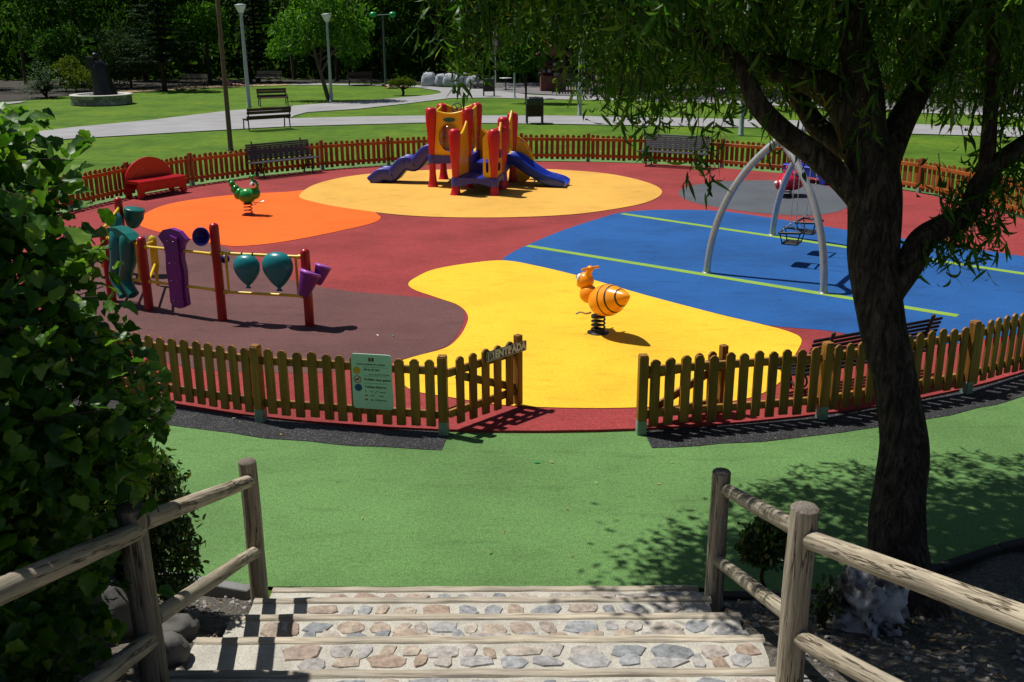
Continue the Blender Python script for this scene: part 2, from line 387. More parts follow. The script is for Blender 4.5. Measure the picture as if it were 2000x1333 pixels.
def m_gravelpath():
    m, nt, p = new_mat('pale_compacted_path'); tc = nd(nt, 'ShaderNodeTexCoord'); v = tc.outputs['Object']
    a = noise(nt, 60, 3, .7, v); b = noise(nt, .7, 5, .6, v)
    mp = nd(nt, 'ShaderNodeMapping'); mp.inputs['Scale'].default_value = (.3, 2.5, 1); nt.links.new(v, mp.inputs[0]); s = noise(nt, .9, 4, .6, mp.outputs[0])
    r = ramp(nt, a.outputs[0], [(.3, (.24, .24, .25)), (.7, (.365, .365, .375))]); r2 = ramp(nt, b.outputs[0], [(.3, (.84, .84, .84)), (.65, (1.05, 1.05, 1.05))])
    r3 = ramp(nt, s.outputs[0], [(.35, (.86, .86, .86)), (.6, (1.03, 1.03, 1.03))])
    nt.links.new(mixc(nt, 1, mixc(nt, 1, r.outputs[0], r2.outputs[0], 'MULTIPLY'), r3.outputs[0], 'MULTIPLY'), p.inputs['Base Color'])
    p.inputs['Roughness'].default_value = .92; bump(nt, p, a.outputs[0], .3, .01); return m
MT['grass'] = m_grass(); MT['path'] = m_gravelpath()
MT['sand'] = m_plain('dry_sandy_earth', (.34, .26, .14), .95, .25, 1.5, .3, 30)
MT['soil_shade'] = m_plain('dark_soil_painted_shade', (.032, .028, .022), .95, .35, 1.2, .4, 20)  # soil tone, dark enough to stand in for shade on the lawn
MT['asphalt'] = m_plain('grey_paving', (.15, .145, .15), .9, .2, 1.0, .2, 40)

# the lawn reaches beyond everything, rising gently far behind under the wood
g = B(); n = 60; xs = [-160+320*i/n for i in range(n+1)]; ys = [-40+260*i/n for i in range(n+1)]
def lawn_z(x, y): return -.03 if y < 74 else -.03+min(1, (y-74)/60)**1.5*1.5
g.add([(x, y, lawn_z(x, y)) for y in ys for x in xs], [(j*(n+1)+i, j*(n+1)+i+1, (j+1)*(n+1)+i+1, (j+1)*(n+1)+i) for j in range(n) for i in range(n)], 0, True)
tag(g.obj('lawn', 'grass'), kind='structure')

main_low = [(-260, 318), (-60, 292), (125, 272), (260, 264), (400, 256), (475, 252), (566, 247), (830, 240), (1060, 242), (1300, 246), (1500, 250), (1760, 261), (2000, 268), (2300, 280)]
main_up = [(2300, 262), (1990, 249), (1760, 242), (1500, 234), (1300, 230), (1150, 227), (1060, 226), (830, 226), (700, 228), (566, 231.5)]
br_low = [(600, 219.5), (700, 213), (800, 202), (880, 192), (960, 191), (1050, 194), (1180, 196), (1300, 199), (1500, 206), (1760, 219), (1990, 229), (2300, 244)]
br_up = [(2300, 232), (1990, 222), (1760, 213), (1500, 200), (1300, 193), (1180, 190), (1040, 186), (960, 176), (900, 171.5), (865, 171), (815, 167.5), (740, 165), (640, 163.5), (560, 163)]
tip = [(560, 166.5), (640, 166.5), (740, 168), (815, 171), (858, 178), (862, 182), (840, 186), (760, 193), (640, 201.5), (520, 211), (450, 216), (300, 234), (150, 248), (-60, 272), (-260, 296)]
sheet('path', [G(*p) for p in main_low]+[G(*p) for p in main_up]+[G(575, 226)]+[G(*p) for p in br_low]+[G(*p) for p in br_up]+[G(*p) for p in tip], .004, 'path')
sheet('sandy_path', px([(205, 181), (260, 176), (330, 171), (420, 167), (560, 162.5), (560, 166.5), (480, 169.5), (400, 172.5), (300, 178), (215, 184)], 4), .006, 'sand')
sheet('painted_shade', [G(*p) for p in [(-400, 205), (-60, 205), (0, 198), (60, 195), (120, 188), (215, 180), (330, 170), (420, 166), (560, 162), (760, 161), (830, 165), (900, 168), (900, 128), (560, 122), (100, 122), (-400, 122)]], .002, 'soil_shade')  # dark sheet that paints the wood's shade onto the far lawn
sheet('far_path', [G(*p) for p in [(-260, 232), (0, 206), (40, 201), (52, 197.5), (0, 201), (-260, 222)]], .008, 'path')
sheet('grey_paving', [G(*p) for p in [(905, 171), (1010, 182), (1100, 187), (1300, 193), (1500, 200), (1760, 213), (1990, 222), (2300, 232), (2300, 150), (1760, 140), (1400, 135), (1100, 130), (930, 130)]], .012, 'asphalt')

# rubber paving
MT['r_green'] = m_rubber('green_rubber', (.120, .243, .074), .28, 3.1, None, .44)
MT['r_red'] = m_rubber('brick_red_rubber', (.305, .044, .044), .28, 5.2, None, .36)
MT['r_mauve'] = m_rubber('mauve_brown_rubber', (.135, .062, .060), .26, 7.7, None, .35)
MT['r_yellow'] = m_rubber('yellow_rubber', (.86, .52, .030), .16, 1.3, None, .20)
MT['r_sandy'] = m_rubber('sandy_yellow_rubber', (.72, .40, .075), .17, 2.9, None, .20)
MT['r_orange'] = m_rubber('orange_rubber', (.90, .140, .012), .16, 9.4, None, .20)
MT['r_blue'] = m_rubber('blue_rubber', (.015, .098, .320), .28, 4.4, None, .28)
MT['r_grey'] = m_rubber('slate_grey_rubber', (.095, .108, .125), .2, 6.1, None, .3)
MT['r_line'] = m_rubber('lime_green_rubber', (.24, .40, .060), .1, 8.0, None, .2)
def m_granule():
    m, nt, p = new_mat('loose_black_granulate'); tc = nd(nt, 'ShaderNodeTexCoord')
    vo = nd(nt, 'ShaderNodeTexVoronoi'); vo.inputs['Scale'].default_value = 75; nt.links.new(tc.outputs['Object'], vo.inputs['Vector'])
    r = ramp(nt, vo.outputs['Color'], [(.2, (.012, .012, .014)), (.75, (.045, .046, .052)), (.93, (.16, .16, .17))])
    n = noise(nt, 3, 4); nr = ramp(nt, n.outputs[0], [(.3, (.7, .7, .7)), (.7, (1.25, 1.25, 1.25))])
    nt.links.new(mixc(nt, 1, r.outputs[0], nr.outputs[0], 'MULTIPLY'), p.inputs['Base Color']); p.inputs['Roughness'].default_value = .75
    bump(nt, p, vo.outputs['Distance'], 1.0, .02); return m
MT['granule'] = m_granule()
a_gl = math.atan2(9.74-CY, -.71-CX); a_gr = math.atan2(9.68-CY, 1.34-CX)
outer = arc(RF+1.0, rad(-25), rad(205), 80)
front = [G(*p) for p in [(-330, 1000), (60, 1100), (330, 1146), (520, 1146), (1000, 1147), (1360, 1147), (1500, 1176), (1700, 1172), (1850, 1150), (2000, 1102), (2300, 1010)]]
sheet('green_paving', outer+[Vector((-14, 12, 0)), Vector((-12, 8, 0))]+front+[Vector((11, 10, 0)), Vector((13.5, 13, 0))], 0.0, 'r_green')
def wob(P, a): return [Vector((p.x+a*pnoise((p.x*2.1, p.y*2.1, 3)), p.y+a*pnoise((p.x*2.1, p.y*2.1, 9)), p.z)) for p in P]
for a0, a1 in ((a_gr+.004, a_gr+1.25), (a_gl-1.25, a_gl+.004)):
    ins = arc(RF-.10, a0, a1, 60); outs = arc(RF+.40, a1, a0, 60)
    sheet('black_granulate_strip', ins+wob(outs, .04), .006, 'granule')
sheet('red_paving', arc(RF-.07, 0, 2*PI*119/120, 119), .030, 'r_red', .05)
BRN = [(860, 686), (760, 714), (700, 725), (590, 734), (405, 728), (330, 713), (250, 690), (170, 640), (120, 580), (130, 520), (200, 480), (300, 463), (395, 478), (440, 487), (500, 523), (560, 548), (619, 563), (700, 575), (800, 583), (860, 590), (900, 606), (907, 625), (898, 650), (882, 672)]
sheet('mauve_paving', px(BRN), .034, 'r_mauve')
sheet('orange_paving', px([(270, 440), (285, 420), (330, 402), (400, 390), (480, 382), (560, 378), (640, 372), (700, 390), (735, 420), (743, 431), (715, 443), (620, 464), (540, 478), (480, 484), (440, 483), (370, 470), (300, 454)]), .038, 'r_orange')
sheet('sandy_yellow_paving', px([(585, 385), (620, 362), (700, 345), (820, 336), (960, 332.5), (1080, 334), (1190, 343), (1265, 360), (1293, 378), (1268, 397), (1200, 412), (1100, 424), (950, 429), (800, 425), (680, 411), (608, 397)]), .042, 'r_sandy')
BLU = [(983, 515), (1000, 497), (1040, 478), (1100, 453), (1170, 430), (1215, 418), (1290, 413), (1400, 415), (1500, 428), (1650, 452), (1800, 475), (2000, 505), (2190, 545), (2230, 590), (2100, 632), (1990, 657), (1905, 669), (1840, 677), (1700, 664), (1610, 650), (1500, 640), (1400, 617), (1280, 587), (1140, 549), (1040, 528)]
sheet('blue_paving', px(BLU), .034, 'r_blue')
YEL = [(798, 558), (815, 545), (850, 530), (920, 518), (985, 513), (1050, 524), (1140, 546), (1260, 581), (1400, 618), (1480, 637), (1540, 653), (1565, 669), (1552, 700), (1530, 745), (1480, 778), (1400, 793), (1250, 802), (1110, 803), (980, 797), (880, 782), (805, 768), (780, 742), (776, 716), (810, 702), (868, 686), (893, 668), (908, 646), (914, 622), (895, 601), (850, 585), (808, 570)]
sheet('yellow_paving', px(YEL), .038, 'r_yellow')
sheet('slate_paving', px([(1325, 380), (1345, 367), (1400, 358), (1480, 355), (1560, 358), (1620, 368), (1655, 385), (1660, 400), (1640, 415), (1580, 424), (1500, 421), (1420, 411), (1350, 397)]), .034, 'r_grey')
for p, q, wd in (((1030, 484), (1870, 622), .17), ((1215, 421), (2150, 562), .17)):
    P, Q = G(*p), G(*q); d = (Q-P).normalized(); nrm = Vector((-d.y, d.x, 0))*wd/2
    sheet('lime_line', [P-nrm, Q-nrm, Q+nrm, P+nrm], .038, 'r_line')

# the bank the steps come down, with bare earth on both sides
EDG = [(6.69, .05), (6.26, .226), (5.80, .387), (5.28, .566), (4.72, .733), (4.20, .90), (3.7, 1.07), (3.2, 1.24), (2.7, 1.41)]
def bank_z(x, y):
    lim = 6.62 if x < 2 else 6.62+.28*min(4, (x-2))
    z = max(0, lim-y)*.345
    if y < .6: z = (lim-.6)*.345
    if x < -2: z += .05*(-2-x)*max(0, min(1, lim-y))
    if x > 1.9: z -= min(.35, (x-1.9)*.16)*max(0, min(1, (lim-y)/1.2))
    z += .05*pnoise((x*1.7, y*1.7, 0))+.025*pnoise((x*5.1, y*5.1, 4))
    if -1.86 < x < 1.5 and y > .8: z -= .22
    return z+.012-.10*max(0, min(1, (y-lim-.02)*7))
def m_dirt():
    m, nt, p = new_mat('stony_earth'); tc = nd(nt, 'ShaderNodeTexCoord'); v = tc.outputs['Object']
    a = noise(nt, 28, 5, .75, v); b = noise(nt, 2.2, 5, .65, v)
    vo = nd(nt, 'ShaderNodeTexVoronoi'); vo.inputs['Scale'].default_value = 34; nt.links.new(v, vo.inputs['Vector'])
    r = ramp(nt, a.outputs[0], [(.28, (.045, .040, .034)), (.5, (.125, .112, .094)), (.75, (.25, .235, .21))])
    r2 = ramp(nt, b.outputs[0], [(.3, (.6, .6, .6)), (.65, (1.15, 1.12, 1.05))])
    c = mixc(nt, 1, r.outputs[0], r2.outputs[0], 'MULTIPLY')
    s = ramp(nt, vo.outputs['Distance'], [(.16, (1, 1, 1)), (.3, (0, 0, 0))]); c = mixc(nt, s.outputs[0], c, (.24, .23, .22))
    nt.links.new(c, p.inputs['Base Color']); p.inputs['Roughness'].default_value = .95; bump(nt, p, a.outputs[0], 1.0, .03); return m
MT['dirt'] = m_dirt()
g = B(); X0, X1, Y0, Y1, st = -9, 9, -7, 8.2, .1
nx, ny = int((X1-X0)/st), int((Y1-Y0)/st)
g.add([(X0+i*st, Y0+j*st, bank_z(X0+i*st, Y0+j*st)) for j in range(ny+1) for i in range(nx+1)],
      [(j*(nx+1)+i, j*(nx+1)+i+1, (j+1)*(nx+1)+i+1, (j+1)*(nx+1)+i) for j in range(ny) for i in range(nx)], 0, True)
tag(g.obj('earth_bank', 'dirt'), kind='structure')

# pebbles and dead leaves on the earth, flecks of litter on the paving
rng = np.random.default_rng(5)
ico = [(0, 0, .6), (.9, 0, .1), (.3, .8, .1), (-.7, .5, .1), (-.7, -.5, .1), (.3, -.8, .1), (0, 0, -.4)]
icf = [(0, 1, 2), (0, 2, 3), (0, 3, 4), (0, 4, 5), (0, 5, 1), (6, 2, 1), (6, 3, 2), (6, 4, 3), (6, 5, 4), (6, 1, 5)]
MT['pebble'] = m_island('pebbles', [(0, (.10, .09, .08)), (.5, (.24, .22, .20)), (1, (.42, .40, .38))], .9)
P = []
while len(P) < 2600:
    x = rng.uniform(-3.6, 4.4); y = rng.uniform(3.2, 6.6)
    if -1.8 < x < 1.5: continue
    P.append((x, y, bank_z(x, y)+.004))
P = np.array(P); s = rng.gamma(2.0, .0065, len(P))+.004
tag(scatter('pebbles', ico, icf, xf(rotmats(rng, len(P), .4), P, s), 'pebble', smooth=False), kind='stuff')
lf = [(0, 0, 0), (.3, .16, .07), (.7, .13, .04), (1, 0, .12), (.7, -.13, .09), (.3, -.16, .03)]
MT['deadleaf'] = m_island('dead_leaves', [(0, (.20, .10, .04)), (.5, (.36, .24, .09)), (1, (.48, .40, .20))], .8)
P = []
while len(P) < 150:
    x = rng.uniform(-3.2, 4.2); y = rng.uniform(3.6, 6.6)
    if -1.75 < x < 1.45: continue
    P.append((x, y, bank_z(x, y)+.012))
for k in range(46):
    a = rng.uniform(a_gl-.5, a_gr+.8); r_ = rng.uniform(RF, RF+1.3)
    if k < 30 and not (a_gl < a < a_gr): r_ = rng.uniform(RF+.02, RF+.42)
    P.append((CX+r_*math.cos(a), CY+r_*math.sin(a), .018))
for k in range(26): P.append((rng.uniform(-1.5, 4), rng.uniform(7, 10), .012))
P = np.array(P); s = rng.uniform(.02, .05, len(P)); tag(scatter('dead_leaves', lf, [(0, 1, 2, 3, 4, 5)], xf(rotmats(rng, len(P), .22), P, s), 'deadleaf'), kind='stuff')
for (qx, qy, mm, c, zz) in ((768, 657, 'lgreen', 'small green scrap of litter lying on the mauve paving', .034), (737, 656, 'wht', 'tiny white scrap of litter on the mauve paving', .034), (1049, 905, 'lgreen', 'small green scrap of litter on the green paving before the gate', 0)):
    p = G(qx, qy, zz); b = B(); b.add([(-.035, -.01, .006), (.0, -.014, .016), (.036, .0, .008), (.03, .014, .012), (-.01, .012, .02), (-.036, .004, .009)], [(0, 1, 4, 5), (1, 2, 3, 4)])
    o = b.obj('litter_scrap', mm, loc=p); o.rotation_euler = (0, 0, qx); tag(o, c, 'litter')

def kerb(name, pts, label):
    b = B(); pts = [Vector(p) for p in pts]
    for p, q in zip(pts[:-1], pts[1:]):
        M, L = frame(p, q); b.box(M @ Vector((L/2, 0, .0)), (L-.012, .09, .16), M.to_3x3())
    o = b.obj(name, 'concrete', bevel=.012); return tag(o, label, 'kerb')
kerb('kerb', [(-3.9, 7.25, 0), (-3.1, 7.0, 0), (-2.4, 6.76, 0), (-1.95, 6.62, 0)], 'grey concrete kerb at the edge of the earth, left of the steps')
kerb('kerb', [(1.52, 6.52, 0), (2.0, 6.48, 0), (2.6, 6.62, 0), (3.3, 6.9, 0), (3.9, 7.2, 0), (4.7, 7.5, 0), (6, 7.9, 0)], 'dark stone kerb curving round the willow bed, right of the steps').data.materials[0] = MT['soil_shade']

# leaf litter gathered at the foot of the willow and along the kerb
P = []
for k in range(260):
    a = rng.uniform(0, 2*PI); d_ = abs(rng.normal())*.55+.2; x, y = 2.8+d_*math.cos(a), 6.1+d_*math.sin(a)*.8
    P.append((x, y, max(bank_z(x, y), -.02 if y < 6.6 else .0)+.015))
P = np.array(P); tag(scatter('leaf_litter', lf, [(0, 1, 2, 3, 4, 5)], xf(rotmats(rng, len(P), .25), P, rng.uniform(.03, .065, len(P))), 'deadleaf'), kind='stuff')
# ------------------------------------------------------------------ picket fence round the playground
NP = 32; A0 = a_gr; A1 = a_gl+2*PI; stp = (A1-A0)/NP
posts = [Vector((CX+RF*math.cos(A0+stp*i), CY+RF*math.sin(A0+stp*i), 0)) for i in range(NP+1)]
fence = empty('picket_fence', (CX, CY, 0), 0, 'long round picket fence of brown varnished pine enclosing the coloured play area', 'fence')
pb = B().box((0, 0, .475), (.095, .095, .75)); pb.box((0, 0, .858), (.085, .085, .016))
sb = B().box((0, 0, .075), (.099, .099, .15))
for t in (-1, 1):
    for z in (.05, .11): sb.tube([(.02*t, -.0495, z), (.02*t, -.054, z)], .008, 8)
def picket_poly(w_=.098, z0=.085, z1=.815, c=.032): return [(-w_/2, z0), (w_/2, z0), (w_/2, z1-c), (w_/2-c*.8, z1-c*.15), (w_/2-c*1.3, z1), (-w_/2+c*1.3, z1), (-w_/2+c*.8, z1-c*.15), (-w_/2, z1-c)]
pk = B().prism(picket_poly(), -.012, .012)
SHARED = {}
def shared(key, bld, mat, name, parent, bevel=.004):
    """first use makes the mesh, later uses copy the object and share it"""
    if key in SHARED:
        o = SHARED[key].copy(); COL.objects.link(o); o.parent = parent; return o
    o = bld.obj(name, mat, parent, bevel=bevel, seg=1); SHARED[key] = o; return o
CTR = Vector((CX, CY, 0))
for i, p in enumerate(posts):
    far = p.y > 15
    o = shared('post%d' % far, pb, 'fence_red' if far else 'fence', 'fence_post', fence)
    o.location = p-CTR; q = p-CTR; ang = math.atan2(q.y, q.x)+PI/2
    o.rotation_euler = (0, 0, ang if not far else ang)
    s_ = shared('shoe', sb, 'grail', 'metal_shoe', o); s_.parent = o; s_.location = (0, 0, 0)
random.seed(4)
for i in range(NP):
    P, Q = posts[i], posts[i+1]; M, L = frame(Q, P)          # local x runs so that local -y faces outwards
    if (M.to_3x3() @ Vector((0, -1, 0))).dot(P-CTR) < 0: M, L = frame(P, Q)
    near = P.y < 14.5 and Q.y < 14.5
    b = B()
    for z in (.205, .685): b.box((L/2, .033, z), (L-.10, .038, .085))
    npk = 12; sp = (L-.11)/npk; xs_ = [.055+sp*(k+.5) for k in range(npk)]
    jit = [(random.uniform(-.008, .008), random.uniform(-.016, .016), random.uniform(-.010, .010)) for _ in xs_]
    if not near:
        for x, j in zip(xs_, jit):
            R_ = Matrix.Translation((x+j[0], 0, j[1])) @ Matrix.Rotation(j[2], 4, 'Y'); b.prism(picket_poly(), -.012, .012, R_, 1)
    o = b.obj('fence_panel', ['fence_red_h', 'fence_red'] if not near else ['fence_h'], fence, bevel=.004, seg=1)
    o.matrix_local = Matrix.Translation(-CTR) @ M
    if near:
        for x, j in zip(xs_, jit):
            c = shared('picket', pk, 'fence', 'picket', o, .004); c.location = (x+j[0], 0, j[1]); c.rotation_euler = (0, j[2], 0)

# the two gates, both swung open inwards
def gate(P, Q, label, up):
    M, L = frame(P, Q); r = empty('gate', P, math.atan2(Q[1]-P[1], Q[0]-P[0]), label, 'gate')
    b = B()
    for z in (.21, .66): b.box((L/2, .033, z), (L-.01, .036, .085))
    b.obj('gate_rail', 'fence_h', r, bevel=.004, seg=1)
    z0, z1 = (.62, .25) if up else (.25, .62); d = Vector((L-.16, 0, z1-z0)); b = B()
    b.box((L/2+.02, .033, .435), (d.length-.05, .034, .085), Matrix.Rotation(-math.atan2(d.z, d.x), 3, 'Y')); b.obj('brace', 'fence_h', r, bevel=.004, seg=1)
    n = 5; sp = (L-.14)/n
    for k in range(n):
        c = shared('picket', pk, 'fence', 'picket', r, .004); c.location = (.075+sp*(k+.35), 0, random.uniform(-.006, .006)); c.rotation_euler = (0, random.uniform(-.01, .01), 0)
    b = B().box((L-.035, .014, .455), (.075, .075, .80)); b.obj('end_post', 'fence', r, bevel=.005, seg=1)
    for z in (.25, .62):
        b = B(); b.tube([(-.03, .02, z-.05), (-.03, .02, z+.05)], .013, 10); b.box((.10, .054, z), (.26, .004, .034)); b.obj('hinge', 'dmetal', r)
    return r
gl0 = posts[-1]+Vector((.075, .02, 0)); gate(gl0, (.10, 10.47, 0), 'open slatted wooden gate carrying the ENTRADA plate', True)
gr0 = posts[0]+Vector((.03, .10, 0)); gate(gr0-Vector((0, 0, .065)), (2.30, 10.26, 0), 'open wooden gate folded back behind the right-hand fence, without a plate', False)

def text_mesh(body, size, loc, rz, mat, parent=None, extrude=.002, align='CENTER', name='lettering', sx=1.0, bold=0):
    cu = bpy.data.curves.new(name, 'FONT'); cu.body = body; cu.size = size; cu.align_x = align; cu.align_y = 'CENTER'; cu.extrude = extrude; cu.offset = bold
    o = bpy.data.objects.new(name+'_tmp', cu); COL.objects.link(o); bpy.context.view_layer.update()
    me = bpy.data.meshes.new_from_object(o.evaluated_get(bpy.context.evaluated_depsgraph_get())); bpy.data.objects.remove(o)
    me.transform(Matrix.Diagonal((sx, 1, 1, 1))); me.transform(Matrix.Rotation(PI/2, 4, 'X'))
    me.materials.clear(); me.materials.append(MT[mat] if isinstance(mat, str) else mat)
    q = bpy.data.objects.new(name, me); COL.objects.link(q); q.location = loc; q.rotation_euler = (0, 0, rz); q.parent = parent; return q
MT['ink'] = m_plain('dark_ink', (.03, .03, .035), .5, .1); MT['signplate'] = m_plain('sign_plate', (.52, .72, .64), .35, .06, 4)
MT['plate_dark'] = m_plain('dark_sign_plate', (.045, .032, .024), .5, .2, 8); MT['sw'] = m_plain('sign_white', (.88, .86, .80), .5, .05, 12)
MT['amber'] = m_plain('sign_amber', (.75, .33, .02), .4, .08); MT['navy'] = m_plain('sign_blue', (.012, .03, .22), .4, .1); MT['sred'] = m_plain('sign_red', (.5, .02, .03), .4, .1)
MT['olive'] = m_plain('sign_olive', (.40, .36, .12), .5, .2)

def rrect(w_, h, r, n=5):
    o = []
    for cx_, cz, a in ((w_/2-r, -h/2+r, -90), (w_/2-r, h/2-r, 0), (-w_/2+r, h/2-r, 90), (-w_/2+r, -h/2+r, 180)):
        for k in range(n+1): t = rad(a+90*k/n); o.append((cx_+r*math.cos(t), cz+r*math.sin(t)))
    return o
# ENTRADA plate
gdir = Vector((.10, 10.47, 0))-gl0; gdir.normalize(); rzg = math.atan2(gdir.y, gdir.x); gn = Vector((gdir.y, -gdir.x, 0))
e = empty('entrance_sign', gl0+gdir*.79+gn*.018+Vector((0, 0, .725)), rzg, 'dark plate with white ENTRADA lettering on the open gate', 'sign')
B().prism(rrect(.60, .115, .012, 3), -.008, 0).obj('plate', 'plate_dark', e)
b = B().holed(rrect(.594, .109, .012, 3), rrect(.584, .099, .010, 3), -.0095, -.007); b.obj('border', 'sw', e)
text_mesh('ENTRADA', .112, (.055, -.010, 0), 0, 'sw', e, .001, sx=.90, bold=.0065)
b = B().prism(rrect(.088, .084, .004, 2), -.010, -.007); pic = b.obj('pictogram', 'sw', e, loc=(-.232, 0, 0))
b = B(); b.prism([(-.03, -.036), (-.012, -.036), (-.012, .036), (-.03, .036)], -.0125, -.0098)
b.prism([(.0, .016), (.014, .016), (.02, .024), (.014, .034), (.002, .034), (-.003, .025)], -.0125, -.0098)
b.prism([(-.004, .012), (.016, .012), (.030, -.006), (.024, -.012), (.014, .0), (.028, -.034), (.016, -.036), (.006, -.012), (-.002, -.036), (-.012, -.032), (.002, -.004)], -.0125, -.0098)
b.obj('figure_mark', 'ink', pic)

# notice board on the fence left of the gate
P, Q = posts[-2], posts[-1]; M, L = frame(P, Q); rzs = math.atan2(Q.y-P.y, Q.x-P.x)
c0 = M @ Vector((L*.633, -.022, .545)); s = empty('notice_board', c0, rzs, 'pale green notice board with play rules on the fence beside the gate', 'sign')
B().prism(rrect(.435, .60, .035), -.012, 0).obj('plate', 'signplate', s, bevel=.003, seg=1)
y = -.0135
def disc(r, cx_, cz, n=24): return [(cx_+r*math.cos(2*PI*k/n), cz+r*math.sin(2*PI*k/n)) for k in range(n)]
b = B()
for k, (x, mi) in enumerate(((-.024, 0), (-.012, 1), (0, 2), (.012, 3), (.022, 0))): b.prism([(x-.006, .222), (x+.005, .222), (x+.006, .262), (x-.006, .262)], y-.001*(k % 2), -.011, mi=mi)
b.obj('crest', ['ink', 'sred', 'olive', 'navy'], s)
def txt(t, sz, x, z, bold=.0005, sx=1): text_mesh(t, sz, (x, y+.0008, z), 0, 'ink', s, .0006, 'LEFT', 'lettering', sx, bold)
txt('CURA DE LA SUPERVISIO DE LA MAINADA', .0205, -.165, .188, .0006, .80)
txt('Àrea de joc', .036, -.085, .132, .0012); txt('per a nens de 2 a 12 anys', .021, -.028, .082, .0004)
txt('Prohibit entrar gossos', .032, -.085, .024, .0012); txt("Telèfons d'interès", .032, -.085, -.058, .0012)
txt('112', .024, -.03, -.108); txt('Urgències', .018, .07, -.11); txt('116', .024, -.025, -.152); txt('Policia', .018, .07, -.154); txt('061 10 00', .024, -.025, -.200); txt('Ambulància', .018, .07, -.202)
b = B()
for z in (.158, .060, -.018): b.prism([(-.09, z), (.165, z), (.165, z+.0022), (-.09, z+.0022)], y, -.011)
b.obj('ruled_line', 'ink', s)
B().prism(disc(.040, -.162, .118), y, -.011).obj('amber_disc', 'amber', s)
pr = B().holed(disc(.042, -.158, .020), disc(.034, -.158, .020), y, -.011); pr.prism([(-.186, -.004), (-.180, -.010), (-.130, .044), (-.136, .050)], y-.0006, -.011); ps = pr.obj('prohibition_ring', 'sred', s)
b = B(); b.prism([(-.178, .004), (-.172, .004), (-.170, .014), (-.150, .014), (-.148, .004), (-.142, .004), (-.142, .024), (-.134, .032), (-.140, .036), (-.148, .030), (-.174, .027), (-.182, .034)], y+.0004, -.011); b.obj('dog_mark', 'ink', ps)
B().prism(disc(.040, -.152, -.070), y, -.011).obj('blue_disc', 'navy', s)
b = B(); b.prism([(-.078, -.118), (-.072, -.118), (-.072, -.090), (-.078, -.090)], y, -.011)
b.prism([(-.085, -.158), (-.055, -.158), (-.055, -.146), (-.085, -.146)], y, -.011, mi=1); b.prism([(-.085, -.206), (-.055, -.206), (-.055, -.188), (-.085, -.188)], y, -.011, mi=1); b.obj('phone_mark', ['ink', 'sred'], s)
b = B(); b.prism([(.0, -.142), (.012, -.135), (.062, -.098), (.052, -.090)], y-.0004, -.011); b.obj('sticker', 'olive', s)

# ------------------------------------------------------------------ steps
def m_cement():
    m, nt, p = new_mat('pale_exposed_mortar'); tc = nd(nt, 'ShaderNodeTexCoord'); v = tc.outputs['Object']
    a = noise(nt, 60, 4, .75, v); b_ = noise(nt, 3.2, 5, .65, v); vo = nd(nt, 'ShaderNodeTexVoronoi'); vo.inputs['Scale'].default_value = 110; nt.links.new(v, vo.inputs['Vector'])
    r = ramp(nt, a.outputs[0], [(.3, (.40, .38, .325)), (.55, (.56, .535, .47)), (.75, (.68, .66, .60))])
    r2 = ramp(nt, b_.outputs[0], [(.3, (.72, .72, .72)), (.6, (1, 1, 1))])
    c = mixc(nt, 1, r.outputs[0], r2.outputs[0], 'MULTIPLY')
    s = ramp(nt, vo.outputs['Color'], [(.0, (.55, .55, .58)), (.12, (1, 1, 1))]); c = mixc(nt, .8, c, s.outputs[0], 'MULTIPLY')
    nt.links.new(c, p.inputs['Base Color']); p.inputs['Roughness'].default_value = .93; bump(nt, p, a.outputs[0], .8, .012); return m
MT['cement'] = m_cement()
MT['inlay'] = m_island('inlaid_field_stones', [(0, (.21, .22, .235)), (.22, (.31, .32, .335)), (.45, (.39, .36, .335)), (.62, (.33, .245, .19)), (.8, (.44, .38, .31)), (1, (.26, .27, .295))], .75, .6, 22, .3, .3)
stair = empty('stone_staircase', (-.2, 5.5, 0), 0, 'broad steps of pale mortar set with field stones and timber edges', 'steps')
OFF = Vector((-.2, 5.5, 0)); rs = random.Random(11)
